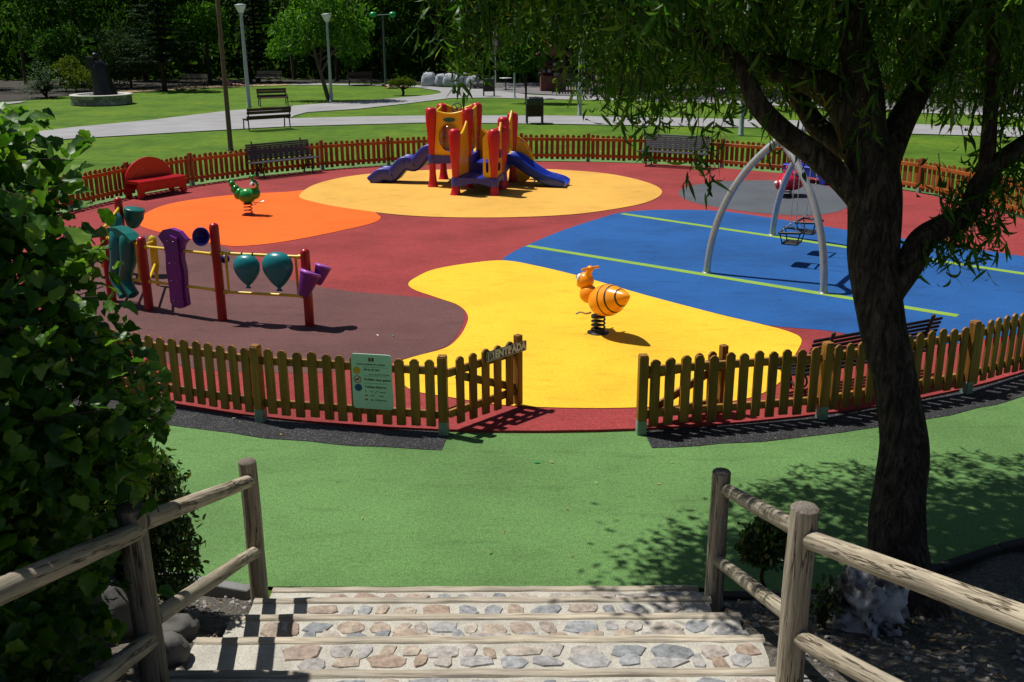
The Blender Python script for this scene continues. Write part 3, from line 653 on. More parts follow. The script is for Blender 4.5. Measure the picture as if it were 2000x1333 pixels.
for i, (yy, zz) in enumerate(EDG):
    xl, xr = -1.80-.03*i+rs.uniform(-.03, .03), 1.36+.05*i+rs.uniform(-.04, .04)
    y2 = EDG[i+1][0]-.02 if i+1 < len(EDG) else yy-.55
    b = B(); nx_ = 40; rows = []
    for j in range(nx_+1):
        x = xl+(xr-xl)*j/nx_; e_ = .05*pnoise((x*3, i*5, 1)) if j in (0, nx_) else 0
        rows.append([(x, yy-.075, zz-.012+.006*pnoise((x*4, 1, i))), (x, (yy+y2)/2, zz-.014+.008*pnoise((x*4, 2, i))), (x+e_, y2, zz-.004)])
    vs = [v for r_ in rows for v in r_]; top = [(3*j+k, 3*j+3+k, 3*j+4+k, 3*j+1+k) for j in range(nx_) for k in range(2)]
    b.add([Vector(v)-OFF for v in vs], top, 0, False)
    b.box(Vector(((xl+xr)/2, (yy-.075+y2)/2, zz-.24))-OFF, (xr-xl-.004, abs(yy-.075-y2)-.004, .43))
    o = b.obj('tread', 'cement', stair); 
    if o.data.polygons[0].normal.z < 0: 
        bm_ = bmesh.new(); bm_.from_mesh(o.data); bmesh.ops.recalc_face_normals(bm_, faces=bm_.faces); bm_.to_mesh(o.data); bm_.free()
    # timber edge: a slightly crooked half-round beam
    b = B(); n_ = 26; pts = [Vector((xl-.0+(xr-xl+.02)*k/n_, yy-.036+.014*pnoise((k*.35, i, 2)), zz-.042+.008*pnoise((k*.5, i, 7))))-OFF for k in range(n_+1)]
    prof = [(-.042, -.06), (.040, -.06), (.044, .018), (.030, .040), (-.028, .042), (-.042, .022)]
    vs = []; 
    for k, p in enumerate(pts):
        w_ = 1+.05*pnoise((k*.7, i*3, 5))
        vs += [p+Vector((0, u*w_, v_*w_)) for u, v_ in prof]
    nn = len(prof); fs = [(k*nn+j, k*nn+(j+1) % nn, (k+1)*nn+(j+1) % nn, (k+1)*nn+j) for k in range(n_) for j in range(nn)]
    b.add(vs, fs); b.add(vs[:nn], [tuple(range(nn-1, -1, -1))]); b.add(vs[-nn:], [tuple(range(nn))])
    b.obj('timber_edge', 'edge', stair, bevel=.006, seg=2)
    # flat stones let into the mortar
    b = B(); dep = abs(yy-.075-y2)
    def stone(cx_, cy_, w_, d_):
        n_ = rs.randint(6, 10); a0 = rs.uniform(0, 6); top_, bot = [], []; sk = rs.uniform(-.3, .3)
        for k in range(n_):
            a = a0+2*PI*k/n_+rs.uniform(-.28, .28); r_ = rs.uniform(.84, 1.14)
            c_, s2 = math.cos(a), math.sin(a); pw = .75
            u = math.copysign(abs(c_)**pw, c_)*r_*w_/2; v_ = math.copysign(abs(s2)**pw, s2)*r_*d_/2; u += sk*v_
            top_.append(Vector((cx_+u*.9, cy_+v_*.9, zz-.005+rs.uniform(-.003, .004)))-OFF); bot.append(Vector((cx_+u*1.04, cy_+v_*1.04, zz-.022))-OFF)
        c0_ = Vector((cx_, cy_, zz+.000))-OFF; vs_ = top_+bot+[c0_]
        b.add(vs_, [(k, (k+1) % n_, 2*n_) for k in range(n_)]+[(n_+k, n_+(k+1) % n_, (k+1) % n_, k) for k in range(n_)])
    vis = dep-.21; rows_ = 2 if vis > .20 else 1
    for rw_ in range(rows_):
        x = xl+(.50 if i == 3 else .22)+rs.uniform(0, .22)
        while x < xr-.10:
            w_ = rs.uniform(.08, .27); d_ = rs.uniform(.115, .165) if rows_ == 2 else rs.uniform(.11, .17)
            yc = yy-.082-d_/2-rs.uniform(0, .02) if rw_ == 0 else yy-.255-rs.uniform(-.012, .03)
            if rows_ == 2 and rw_ == 0 and rs.random() < .14: d_ *= 1.25
            if rs.random() < .96: stone(x+w_/2, yc, w_, d_)
            x += w_+rs.uniform(.008, .034)
    ob = b.obj('inlaid_stones', 'inlay', stair)

# ------------------------------------------------------------------ log handrails: each post and each rail is a piece of one railing
def log(b, p, q, r0, r1, seed, n=14, segs=12, crook=.008, mi=0, endmi=None):
    p, q = Vector(p), Vector(q); d = (q-p).normalized(); u = d.orthogonal().normalized(); w_ = d.cross(u)
    vs = []
    ts = [k/segs for k in range(segs+1)]
    for t in ts:
        c = p.lerp(q, t)+u*crook*pnoise((t*2.2, seed, 0))+w_*crook*pnoise((t*2.2, seed, 9)); r = r0+(r1-r0)*t
        for k in range(n):
            a = 2*PI*k/n; rr = r*(1+.05*pnoise((math.cos(a)*1.2, math.sin(a)*1.2, t*3+seed))+.012*pnoise((a*4, seed, t*1.5)))
            vs.append(c+(u*math.cos(a)+w_*math.sin(a))*rr)
    b.add(vs, [(i*n+k, i*n+(k+1) % n, (i+1)*n+(k+1) % n, (i+1)*n+k) for i in range(segs) for k in range(n)], mi, True)
    em = mi if endmi is None else endmi
    for e_, sg in ((0, -1), (segs, 1)):                       # worn, slightly domed ends
        base = vs[e_*n:(e_+1)*n]; c = sum(base, Vector())/n; ring = [c+(v-c)*.86+d*sg*r0*.16 for v in base]; tip_ = c+d*sg*r0*.2
        V = base+ring+[tip_]; F = [(k, (k+1) % n, n+(k+1) % n, n+k) for k in range(n)]+[(n+k, n+(k+1) % n, 2*n) for k in range(n)]
        b.add(V, F if sg > 0 else [tuple(reversed(f)) for f in F], em, True)
def local(M, p): return M.inverted() @ Vector(p)
def log_obj(name, p, q, r0, r1, seed, parent, mats):
    """the log is built along local z so its grain runs with it"""
    p, q = Vector(p), Vector(q); d = q-p; b = B(); log(b, (0, 0, 0), (0, 0, d.length), r0, r1, seed, endmi=1)
    o = b.obj(name, mats, parent); o.rotation_mode = 'QUATERNION'; o.rotation_quaternion = d.to_track_quat('Z', 'Y'); o.location = p-parent.location; return o
MT['log_l'] = MT['log']
def railing(label, far, near, third, up, lo):
    r = empty('log_handrail', (far[0], far[1], 0), 0, label, 'handrail', 'log handrails beside the steps')
    for k, (x, y, z0, z1, rr) in enumerate((far, near, third)):
        log_obj('post', (x, y, z0), (x, y, z1), rr*1.03, rr*.97, far[0]*9+k*3.3, r, ['log', 'logtop'])
    for k, (p, q, rr) in enumerate(up+lo): log_obj('rail', p, q, rr, rr*.94, far[0]*5+k*2.7+1, r, ['log', 'logtop'])
    return r
railing('weathered log handrail left of the steps, its lower part shaded by the leafy bush',
        (-1.86, 6.50, -.25, 1.16, .064), (-1.85, 4.43, .35, 1.86, .070), (-1.85, 2.35, 1.1, 2.62, .075),
        [((-1.84, 4.50, 1.745), (-1.85, 6.46, 1.03), .048), ((-1.84, 2.4, 2.43), (-1.83, 4.42, 1.735), .050)],
        [((-1.84, 4.50, 1.19), (-1.85, 6.46, .475), .047), ((-1.84, 2.4, 1.80), (-1.83, 4.42, 1.13), .050)])
railing('weathered log handrail right of the steps, in front of the willow trunk',
        (1.43, 6.32, -.25, 1.145, .066), (1.44, 4.50, .35, 1.80, .072), (1.84, 2.55, 1.1, 2.55, .078),
        [((1.50, 4.47, 1.65), (1.46, 6.28, 1.03), .048), ((1.88, 2.4, 2.34), (1.47, 4.44, 1.655), .052)],
        [((1.50, 4.47, 1.13), (1.44, 6.30, .475), .046), ((1.88, 2.5, 1.78), (1.47, 4.44, 1.09), .050)])
# ------------------------------------------------------------------ play house with two slides
def m_bubble():
    m, nt, p = new_mat('clear_plastic_bubble'); t = nd(nt, 'ShaderNodeBsdfTransparent'); t.inputs[0].default_value = (.93, .93, .90, 1)
    g_ = nd(nt, 'ShaderNodeBsdfGlossy'); g_.inputs['Roughness'].default_value = .06
    fr = nd(nt, 'ShaderNodeFresnel'); fr.inputs[0].default_value = 1.45
    mx = nd(nt, 'ShaderNodeMixShader'); nt.links.new(fr.outputs[0], mx.inputs[0]); nt.links.new(t.outputs[0], mx.inputs[1]); nt.links.new(g_.outputs[0], mx.inputs[2])
    nt.links.new(mx.outputs[0], nt.nodes['Material Output'].inputs[0]); return m
MT['bubble'] = m_bubble()
PO = Vector((-1.1, 26.0, 0.03))
ph = empty('playhouse', PO, 0, 'red and yellow plastic play house with blue decks and two slides', 'playhouse')
def pw(x, y): return Vector((x, y, 0))-Vector((PO.x, PO.y, 0))
T1, T2, T3, T4 = pw(-2.01, 25.97), pw(-1.08, 25.82), pw(-.90, 27.15), pw(-1.82, 27.30)
L1, L2, PA = pw(-1.36, 24.68), pw(-.41, 24.58), pw(-.24, 25.50)
PB, PC = pw(-.19, 25.86), pw(.04, 26.75)
def hpost(p, h, dk, r0=.148):
    prof = [(.142, 0), (.142, .018), (.128, .03), (.105, min(.14, dk*.3)), (.086, min(.32, dk*.6)), (.080, dk-.16), (.080, dk+.02), (.092, dk+.25), (.116, dk+(h-dk)*.45), (.138, h-.36), (r0, h-.16), (r0-.006, h-.07), (r0-.03, h-.022), (r0-.075, h)]
    prof.append((1e-5, h+.004)); o = B().lathe(prof, 24, sx=1.0, sy=.92).obj('post', 'red_p', ph, loc=p)
    b = B(); 
    for a in (-1.9, -1.2, .4): b.ell((.128*math.cos(a), .118*math.sin(a), h-.17), .012, n=8, m_=6)
    b.obj('bolt', 'red_p', o)
for p, h, dk in ((T1, 2.0, .82), (T2, 2.0, .82), (T3, 2.02, .82), (T4, 2.0, .82), (L1, 1.60, .43), (L2, 1.60, .43), (PA, 1.57, .43), (PB, 1.77, .62), (PC, 1.80, .62)): hpost(p, h, dk)
def deck(pts, z, arch, name='deck'):
    o = None; b = B(); c = sum(pts, Vector())/len(pts); n = len(pts)
    top = [c+(p-c)*1.02 for p in pts]; vs = [Vector((p.x, p.y, q)) for q in (z, z-.04) for p in top]
    b.add(vs, [tuple(range(n)), tuple(range(2*n-1, n-1, -1))]); o = b.obj(name, 'blu_p', ph)
    b = B()
    for i in range(n):
        P, Q = pts[i], pts[(i+1) % n]; M, L = frame(P, Q); xs_ = [L*k/14 for k in range(15)]
        lo = [(x, z-.21+arch*max(0, math.sin(PI*(x-.1)/(L-.2)) if .1 < x < L-.1 else 0)) for x in xs_]
        b.prism(lo+[(L, z-.006), (0, z-.006)], -.075, .075, M)
        b.lathe([(.098, z-.212), (.102, z-.19), (.102, z-.02), (.096, z+.004)], 20, Matrix.Translation(P))
    b.obj('deck_beam', 'vio_p', o); return o
deck([T1, T2, T3, T4], .82, .02); deck([L1, L2, PA, T2], .43, .085); deck([T2, PB, PC, T3], .62, .04)
M, L = frame(T2, PA); b = B(); b.box(M @ Vector((L/2, .02, .52)), (L-.1, .05, .19), M.to_3x3()); b.obj('step_riser', 'vio_p', ph)
M, L = frame(T2, T3); b = B(); b.box(M @ Vector((L/2, -.05, .715)), (L-.1, .05, .19), M.to_3x3()); b.obj('step_riser', 'vio_p', ph)
b = B()
for k in range(7): b.box(pw(-1.16+.0*k, 24.78+.085*k)+Vector((0, 0, .436)), (.30, .035, .008))
b.obj('tread_rib', 'vio_p', ph)

def top_edge(x0, x1, zl, zm, zr, n=12):
    out = []
    for k in range(n+1):
        t = k/n; e_ = zl*(1-t)+zr*t; out.append((x0+(x1-x0)*t, e_-(max(zl, zr)-zm)*math.sin(PI*t)))
    return out
def resample(poly, c, n):
    """where rays from c leave the outline"""
    out = []; m_ = len(poly)
    for k in range(n):
        a = 2*PI*k/n+.013; dx, dz = math.cos(a), math.sin(a); best = None
        for i in range(m_):
            x1, z1 = poly[i]; x2, z2 = poly[(i+1) % m_]; ex, ez = x2-x1, z2-z1; den = dx*ez-dz*ex
            if abs(den) < 1e-9: continue
            t = ((x1-c[0])*ez-(z1-c[1])*ex)/den; u = ((x1-c[0])*dz-(z1-c[1])*dx)/den
            if t > 0 and -1e-6 <= u <= 1+1e-6 and (best is None or t > best): best = t
        out.append((c[0]+dx*best, c[1]+dz*best))
    return out
def panel(P, Q, z0, zl, zm, zr, hole=None, th=.06, inset=.05, name='panel', mat='yel_p'):
    M, L = frame(P, Q); te = top_edge(L-inset, inset, zr, zm, zl); out = [(inset, z0), (L-inset, z0)]+te
    b = B()
    if hole:
        c, rx, rz, pw_ = hole; n = 44; inn = []
        for k in range(n):
            a = 2*PI*k/n+.013; ca, sa = math.cos(a), math.sin(a)
            inn.append((c[0]+math.copysign(abs(ca)**pw_, ca)*rx, c[1]+math.copysign(abs(sa)**pw_, sa)*rz))
        b.holed(resample(out, c, n), inn, -th/2, th/2, M)
    else: b.prism(out, -th/2, th/2, M)
    # rolled rim along the top
    b.tube([M @ Vector((x, 0, z)) for x, z in te], .036, 8)
    return b.obj(name, mat, ph, bevel=.008, seg=2), M, L
def badge(M, x, y, z, rx, rz, parent):
    b = B(); b.prism([(x+rx*math.cos(2*PI*k/28), z+rz*math.sin(2*PI*k/28)) for k in range(28)], y, y+.014, M); b.obj('badge', 'dteal_p', parent, bevel=.004)
p, M, L = panel(T1, T2, .80, 1.93, 1.84, 1.93, ((.47, 1.26), .275, .35, .9))
badge(M, L/2, -.045, 1.70, .155, .052, p)
b = B(); b.lathe([(.275, .0), (.262, .05), (.22, .11), (.15, .155), (.07, .178), (1e-5, .182)], 28, M @ Matrix.Translation((.47, -.03, 1.26)) @ Matrix.Rotation(PI/2, 4, 'X'), sy=1.25); b.obj('bubble_window', 'bubble', p)
b = B().torus(M @ Vector((.47, -.034, 1.26)), .285, .017, M.to_3x3() @ Matrix.Rotation(PI/2, 3, 'X') @ Matrix.Diagonal((1, 1.25, 1)), 36, 8); b.obj('window_rim', 'yel_p', p)
p, M, L = panel(T4, T3, .80, 1.98, 1.86, 1.98)
b = B(); c = M @ Vector((.42, -.12, 1.90)); W = M.to_3x3() @ Matrix.Rotation(rad(58), 3, 'X'); b.torus(c, .13, .015, W, 24, 8)
for a in (0, 2.1, 4.2): b.tube([c, c+W @ Vector((.13*math.cos(a), .13*math.sin(a), 0))], .011, 8)
b.tube([c, M @ Vector((.42, -.02, 1.84))], .015, 8); b.obj('steering_wheel', 'blk', p)
panel(T2, T3, .80, 1.93, 1.90, 1.95, ((.66, 1.27), .40, .46, .45), name='arch'); panel(T4, T1, .80, 1.93, 1.86, 1.93, ((.66, 1.26), .40, .45, .45), name='arch')
panel(T2, L1, .42, 1.72, 1.53, 1.50)
p, M, L = panel(L2, PA, .42, 1.48, 1.42, 1.66); badge(M, .38, -.042, 1.30, .085, .085, p)
b = B(); b.torus(M @ Vector((.36, -.05, .66)), .085, .017, M.to_3x3() @ Matrix.Rotation(PI/2, 3, 'X'), 22, 8); b.obj('ring', 'blk', p)
b = B(); b.prism([(.27, .88), (.45, .88), (.49, .98), (.45, 1.07), (.27, 1.07), (.23, .98)], -.10, -.03, M); b.obj('activity_knob', 'pur_p', p, bevel=.02)
p, M, L = panel(L2+Vector((-.27, .05, 0)), L2+Vector((.03, 0, 0)), .43, 1.60, 1.52, 1.56, ((.10, .72), .035, .17, .4), .05, .0)
p, M, L = panel(PB, PC, .60, 1.70, 1.62, 1.84, ((.46, 1.10), .27, .36, .5), name='arch'); badge(M, .36, -.042, 1.56, .075, .085, p)
badge(M, .36, .028, 1.56, .075, .085, p)
panel(T3, PC, .60, 1.32, 1.25, 1.30)

def sweep(b, path, sec, closed_sec=True):
    """drag a section (sideways, upwards) along a path that runs in a vertical plane"""
    P = [Vector(p) for p in path]; vs = []
    for i, p in enumerate(P):
        t = (P[min(i+1, len(P)-1)]-P[max(i-1, 0)]).normalized(); s_ = Vector((t.x, t.y, 0)).normalized(); s_ = Vector((-s_.y, s_.x, 0)); u = s_.cross(t) * -1
        if u.z < 0: u = -u
        S = sec(i/(len(P)-1)) if callable(sec) else sec; n = len(S); vs += [p+s_*a+u*c for a, c in S]
    fs = [(i*n+k, i*n+(k+1) % n, (i+1)*n+(k+1) % n, (i+1)*n+k) for i in range(len(P)-1) for k in range(n)]
    b.add(vs, fs, 0, True); b.add(vs[:n], [tuple(range(n-1, -1, -1))]); b.add(vs[-n:], [tuple(range(n))]); return b
def chute(w_, h, t=.035, roll=.03): return [(-w_/2-roll, -.05), (-w_/2-roll, h), (-w_/2-roll*.4, h+.03), (-w_/2+.03, h+.02), (-w_/2+.06, .06), (-w_/2+.12, 0), (0, -.012), (w_/2-.12, 0), (w_/2-.06, .06), (w_/2-.03, h+.02), (w_/2+roll*.4, h+.03), (w_/2+roll, h), (w_/2+roll, -.05), (w_/2-.04, -.085), (0, -.06), (-w_/2+.04, -.085)]
d = Vector((.958, -.287, 0)); s0 = pw(-.06, 26.31)
path = spline([s0+d*s_+Vector((0, 0, z)) for s_, z in ((-.05, .63), (.10, .63), (.25, .585), (.55, .41), (.90, .215), (1.15, .125), (1.40, .105), (1.56, .085))], 5, False)
b = sweep(B(), path, lambda t: chute(.52, .16*(1-max(0, (t-.72)/.28)*.75)+.02*math.sin(t*9))); sl_ = b.obj('slide', 'blu_p', ph)
b = B(); b.prism([(-.03, .0), (.10, .0), (.08, .09), (-.03, .09)], -.2, .2, Matrix.Translation(s0+d*1.42) @ Matrix.Rotation(math.atan2(d.y, d.x), 4, 'Z')); b.obj('slide_foot', 'blu_p', sl_, bevel=.015)
d = Vector((-.99, .14, 0)); s0 = (T1+T4)/2
path = spline([s0+d*s_+Vector((0, 0, z)) for s_, z in ((-.02, .86), (.14, .87), (.30, .80), (.46, .62), (.60, .50), (.78, .54), (.90, .52), (1.06, .36), (1.20, .21), (1.36, .23), (1.50, .22), (1.64, .12), (1.76, .02))], 4, False)
b = sweep(B(), path, lambda t: [(x, y if y > -.02 else y*2.1) for x, y in chute(.50, .14)]); b.obj('slide', 'vio_p', ph)
# curved climber behind the slide
wing = [(.02, .02), (.30, .0), (.46, .10), (.56, .32), (.55, .52), (.47, .76), (.36, .95), (.20, 1.10), (.06, 1.16), (.02, 1.16)]
wing = [(x, z) for x, z, _ in [(p.x, p.y, 0) for p in spline([(x, z, 0) for x, z in wing], 4)]]
Mw = Matrix.Translation(PC+Vector((-.02, .02, 0))) @ Matrix.Rotation(rad(-6), 4, 'Z'); b = B(); b.prism(wing, -.03, .03, Mw); cl = b.obj('climber', 'yel_p', ph, bevel=.012)
b = B(); b.prism(wing, .47, .53, Mw); b.obj('climber', 'yel_p', ph, bevel=.012)
for x, z in ((.50, .22), (.50, .5), (.40, .78), (.24, 1.0)): b = B(); b.tube([Mw @ Vector((x, .0, z)), Mw @ Vector((x, .5, z))], .022, 10); b.obj('rung', 'vio_p', cl)

# ------------------------------------------------------------------ spring riders
def spring_mesh(parent, r, z0, z1, coils, wire, mat):
    n = coils*18; pts = []
    for k in range(n+1):
        t = k/n; e_ = min(1, max(0, (t-.12)/.76)); pts.append((r*math.cos(t*coils*2*PI), r*math.sin(t*coils*2*PI), z0+(z1-z0)*(e_*.86+t*.14)))
    return B().tube(pts, wire, 8).obj('spring', mat, parent)
def eye(parent, c, r, d, whites='wht'):
    d = Vector(d).normalized(); q = d.to_track_quat('Z', 'Y').to_matrix()
    o = B().ell(c, (r, r, r*.55), q).obj('eye', whites, parent)
    B().ell(Vector(c)+d*r*.45+Vector((r*.12, 0, 0)), (r*.34, r*.34, r*.2), q, 14, 8).obj('pupil', 'blk', o); return o
# bee
bp = G(1168, 655); bee = empty('bee_spring_rider', (bp.x, bp.y, .038), rad(126), 'glossy orange bee with thin black stripes rocking on a black coil spring', 'spring rider')
B().lathe([(.15, 0), (.15, .008), (.10, .014), (.1, .03)], 24).obj('base_plate', 'blk', bee)
spring_mesh(bee, .088, .02, .235, 5, .0135, 'spring')
B().lathe([(.10, .232), (.10, .245), (.06, .252)], 20).obj('top_plate', 'spring', bee)
Mab = Matrix.Translation((.10, 0, .40)) @ Matrix.Rotation(rad(19), 4, 'Y') @ Matrix.Rotation(-PI/2, 4, 'Y')
prof = [(r_*1.03, z_*1.1) for r_, z_ in [(1e-5, -.02), (.07, 0), (.125, .035), (.168, .09), (.196, .16), (.208, .24), (.203, .32), (.178, .40), (.145, .47), (.108, .535), (.072, .60), (.035, .65), (1e-5, .675)]]
ab = B().lathe(prof, 36, Mab).obj('abdomen', 'ora_p', bee)
def prof_r(z):
    for (r1, z1), (r2, z2) in zip(prof[:-1], prof[1:]):
        if z1 <= z <= z2: return r1+(r2-r1)*(z-z1)/(z2-z1)
    return .05
for z in (.33, .445, .585):
    B().lathe([(prof_r(z-.012)-.003, z-.012), (prof_r(z-.010)+.003, z-.010), (prof_r(z+.010)+.003, z+.010), (prof_r(z+.012)-.003, z+.012)], 36, Mab).obj('stripe', 'blk', ab)
th_ = B().ell((.215, 0, .50), (.125, .125, .13)).obj('thorax', 'ora_p', bee); B().torus((.20, 0, .545), .085, .005, Matrix.Rotation(rad(40), 3, 'Y'), 26, 6).obj('stripe', 'blk', th_)
hd = B(); hd.ell((.29, 0, .67), (.125, .115, .12), Matrix.Rotation(rad(25), 3, 'Y')); hd.ell((.36, 0, .61), (.08, .07, .06)); hd.obj('head', 'ora_p', bee)
for s_ in (-1, 1): eye(bee, (.335, .075*s_, .715), .06, (.7, .75*s_, .25))
hn = B().tube(spline([(.25, 0, .70), (.22, 0, .78), (.20, 0, .84), (.19, 0, .862)], 4, False), [.058, .055, .052, .048, .044, .042, .042, .044, .046, .048, .050, .046, .04], 14); hn.tube([(.19, -.145, .862), (.19, .145, .862)], .019, 12); hn.ell((.19, 0, .865), (.05, .045, .035)); hn.obj('handlebar', 'ora_p', bee)
for s_ in (-1, 1): B().tube(spline([(.10, .05*s_, .27), (.12, .13*s_, .262), (.15, .19*s_, .285), (.17, .26*s_, .27)], 4, False), .013, 10).obj('footrest', 'alu', bee)
# caterpillar
p = G(486, 423); cat = empty('caterpillar_spring_rider', (p.x, p.y, .042), rad(-12), 'green caterpillar with a big white eye on a red coil spring', 'spring rider')
B().lathe([(.14, 0), (.14, .008), (.1, .014)], 20).obj('base_plate', 'rspring', cat); spring_mesh(cat, .088, .015, .24, 4, .013, 'rspring')
B().lathe([(.10, .235), (.10, .25), (.05, .255)], 20).obj('top_plate', 'rspring', cat)
bd = B(); bd.ell((0, 0, .415), (.205, .155, .165), n=28, m_=16); bd.ell((.19, 0, .47), (.12, .125, .125)); bd.ell((-.185, 0, .455), (.105, .125, .135), Matrix.Rotation(rad(25), 3, 'Y')); bd.ell((-.275, 0, .555), (.085, .10, .105), Matrix.Rotation(rad(40), 3, 'Y')); bd.ell((-.335, 0, .665), (.068, .078, .078)); bd.ell((-.395, 0, .725), (.046, .05, .05)); bd.obj('body', 'grn_p', cat)
hd = B(); hd.ell((.185, 0, .655), (.092, .09, .125)); hd.ell((.272, 0, .655), .032); hd.ell((.235, 0, .575), (.06, .055, .045)); hd.obj('head', 'grn_p', cat)
for s_ in (-1, 1): eye(cat, (.195, .062*s_, .668), .072, (.42, 1.0*s_, .12))
hn = B(); hn.tube(spline([(.15, 0, .75), (.15, 0, .80), (.165, 0, .83)], 4, False), .028, 12); hn.tube([(.15, -.115, .845), (.18, .115, .845)], .019, 12); hn.ell((.165, 0, .845), (.045, .05, .032)); hn.obj('handlebar', 'grn_p', cat)
for s_ in (-1, 1): B().tube(spline([(.10, .05*s_, .265), (.16, .12*s_, .25), (.24, .17*s_, .255), (.30, .21*s_, .285)], 4, False), .011, 8).obj('footrest', 'alu', cat)
# ladybird
p = G(1538, 386); lb = empty('ladybird_spring_rider', (p.x, p.y, .034), rad(218), 'crimson ladybird with dark spots and round white eyes on the slate grey oval', 'spring rider')
B().lathe([(.15, 0), (.15, .008), (.1, .014)], 20).obj('base_plate', 'blk', lb); spring_mesh(lb, .085, .015, .2, 4, .014, 'spring')
bd = B(); bd.ell((-.13, 0, .37), (.36, .31, .24), n=30, m_=16); bo = bd.obj('shell', 'pink_p', lb)
for x, y, z in ((-.02, .2, .53), (-.02, -.2, .53), (-.25, .17, .55), (-.25, -.17, .55), (-.38, .12, .45), (-.38, -.12, .45), (-.1, -.29, .42), (-.1, .29, .42)):
    nrm = Vector(((x+.13)/.36**2, y/.31**2, (z-.37)/.24**2)).normalized(); k = 1/math.sqrt(((x+.13)/.36)**2+(y/.31)**2+((z-.37)/.24)**2)
    c = Vector((-.13+(x+.13)*k, y*k, .37+(z-.37)*k)); B().ell(c, (.06, .06, .012), nrm.to_track_quat('Z', 'Y').to_matrix(), 16, 8).obj('spot', 'blk', bo)
hd = B(); hd.ell((.23, 0, .30), (.19, .175, .155)); hd.ell((.16, 0, .37), (.12, .15, .12)); hd.ell((.40, 0, .345), .03); hd.obj('head', 'pink_p', lb)
for s_ in (-1, 1): eye(lb, (.365, .085*s_, .32), .072, (1, .28*s_, .12))
hn = B(); hn.tube(spline([(.10, 0, .42), (.07, 0, .52), (.07, 0, .60)], 4, False), .045, 12); hn.torus((.07, 0, .66), .06, .024, Matrix.Rotation(PI/2, 3, 'X') , 20, 10); hn.tube([(.07, -.13, .60), (.07, .13, .60)], .02, 10); hn.obj('handlebar', 'pink_p', lb)

# ------------------------------------------------------------------ swing
SL, SR, SBL = G(1380, 537), G(1608, 577), G(1508, 463); SBR = SBL+(SR-SL)
ax = (SBL-SL).normalized(); AP1 = (SL+SR)/2+ax*.35; AP1.z = 2.31; AP2 = (SBL+SBR)/2-ax*.35; AP2.z = 2.31
so_ = Vector(((AP1.x+AP2.x)/2, (AP1.y+AP2.y)/2, .034))
sw = empty('swing', so_, 0, 'galvanised swing frame with four arched tube legs and a black ball on top', 'swing frame')
for f_, a_ in ((SL, AP1), (SR, AP1), (SBL, AP2), (SBR, AP2)):
    f0 = Vector((f_.x, f_.y, .0)); c = Vector((f_.x*.97+a_.x*.03, f_.y*.97+a_.y*.03, 1.45)); a2 = a_-(a_-f0).normalized()*.02
    pts = [(f0*(1-t)**2+c*2*t*(1-t)+a2*t*t)-so_ for t in [k/20 for k in range(21)]]; pts[0].z = -.034
    o = B().tube(pts, .058, 16).obj('leg', 'steel', sw); B().lathe([(.085, 0), (.085, .010), (.062, .014), (.062, .03)], 18).obj('foot_collar', 'steel', o, loc=(f0.x-so_.x, f0.y-so_.y, 0))
b = B().tube([AP1-so_, AP2-so_], .05, 14); b.obj('crossbeam', 'steel', sw)
for a_ in (AP1, AP2): B().ell(a_-so_+Vector((0, 0, .015)), .088, n=22, m_=14).obj('ball_cap', 'blk', sw)
def chain(b, p, q):
    p, q = Vector(p), Vector(q); L = (q-p).length; n = max(2, int(L/.038)); d = (q-p)/n; dn = d.normalized(); u = dn.orthogonal().normalized(); w_ = dn.cross(u)
    for k in range(n):
        c = p+d*(k+.5); s_ = u if k % 2 else w_; hl = d.length*.66
        b.tube([c+dn*hl*math.cos(a)+s_*.0105*math.sin(a) for a in [2*PI*i/8 for i in range(8)]], .0042, 4, closed=True)
def swing_seat(t, yaw, label):
    c = AP1.lerp(AP2, t); r = empty('cradle_swing', (c.x, c.y, .40), math.atan2(ax.y, ax.x)+yaw, label, 'swing seat', 'cradle seats on the swing'); hz = 2.26-.40; r.scale = (.9, .9, 1)
    b = B(); b.prism([(-.20, 0), (.20, 0), (.21, .016), (.20, .032), (-.20, .032), (-.21, .016)], -.15, .15); b.obj('seat_board', 'blk', r, bevel=.006)
    b = B(); q = [Vector((sx*.235, sy*.20, .215+.012*sx*sy)) for sx, sy in ((-1, -1), (1, -1), (1, 1), (-1, 1))]
    for i in range(4): b.tube([q[i], q[(i+1) % 4]], .021, 10); b.ell(q[i], .023, n=10, m_=8)
    b.obj('guard_frame', 'blk', r)
    for sx in (-1, 1):
        for sy in (-1, 1): B().tube([(sx*.19, sy*.14, .015), (sx*.228, sy*.19, .21)], .012, 8).obj('strap', 'blk', r)
    for sx in (-1, 1):
        b = B(); y_ = Vector((sx*.225, 0, .37)); chain(b, y_, (sx*.20, 0, hz)); chain(b, (sx*.235, -.19, .235), y_); chain(b, (sx*.235, .19, .235), y_); b.obj('chain', 'alu', r)
swing_seat(.40, .05, 'black cradle swing seat hanging on chains, the nearer and lower one'); swing_seat(.76, -.04, 'black cradle swing seat hanging on chains, farther back behind the arched leg')
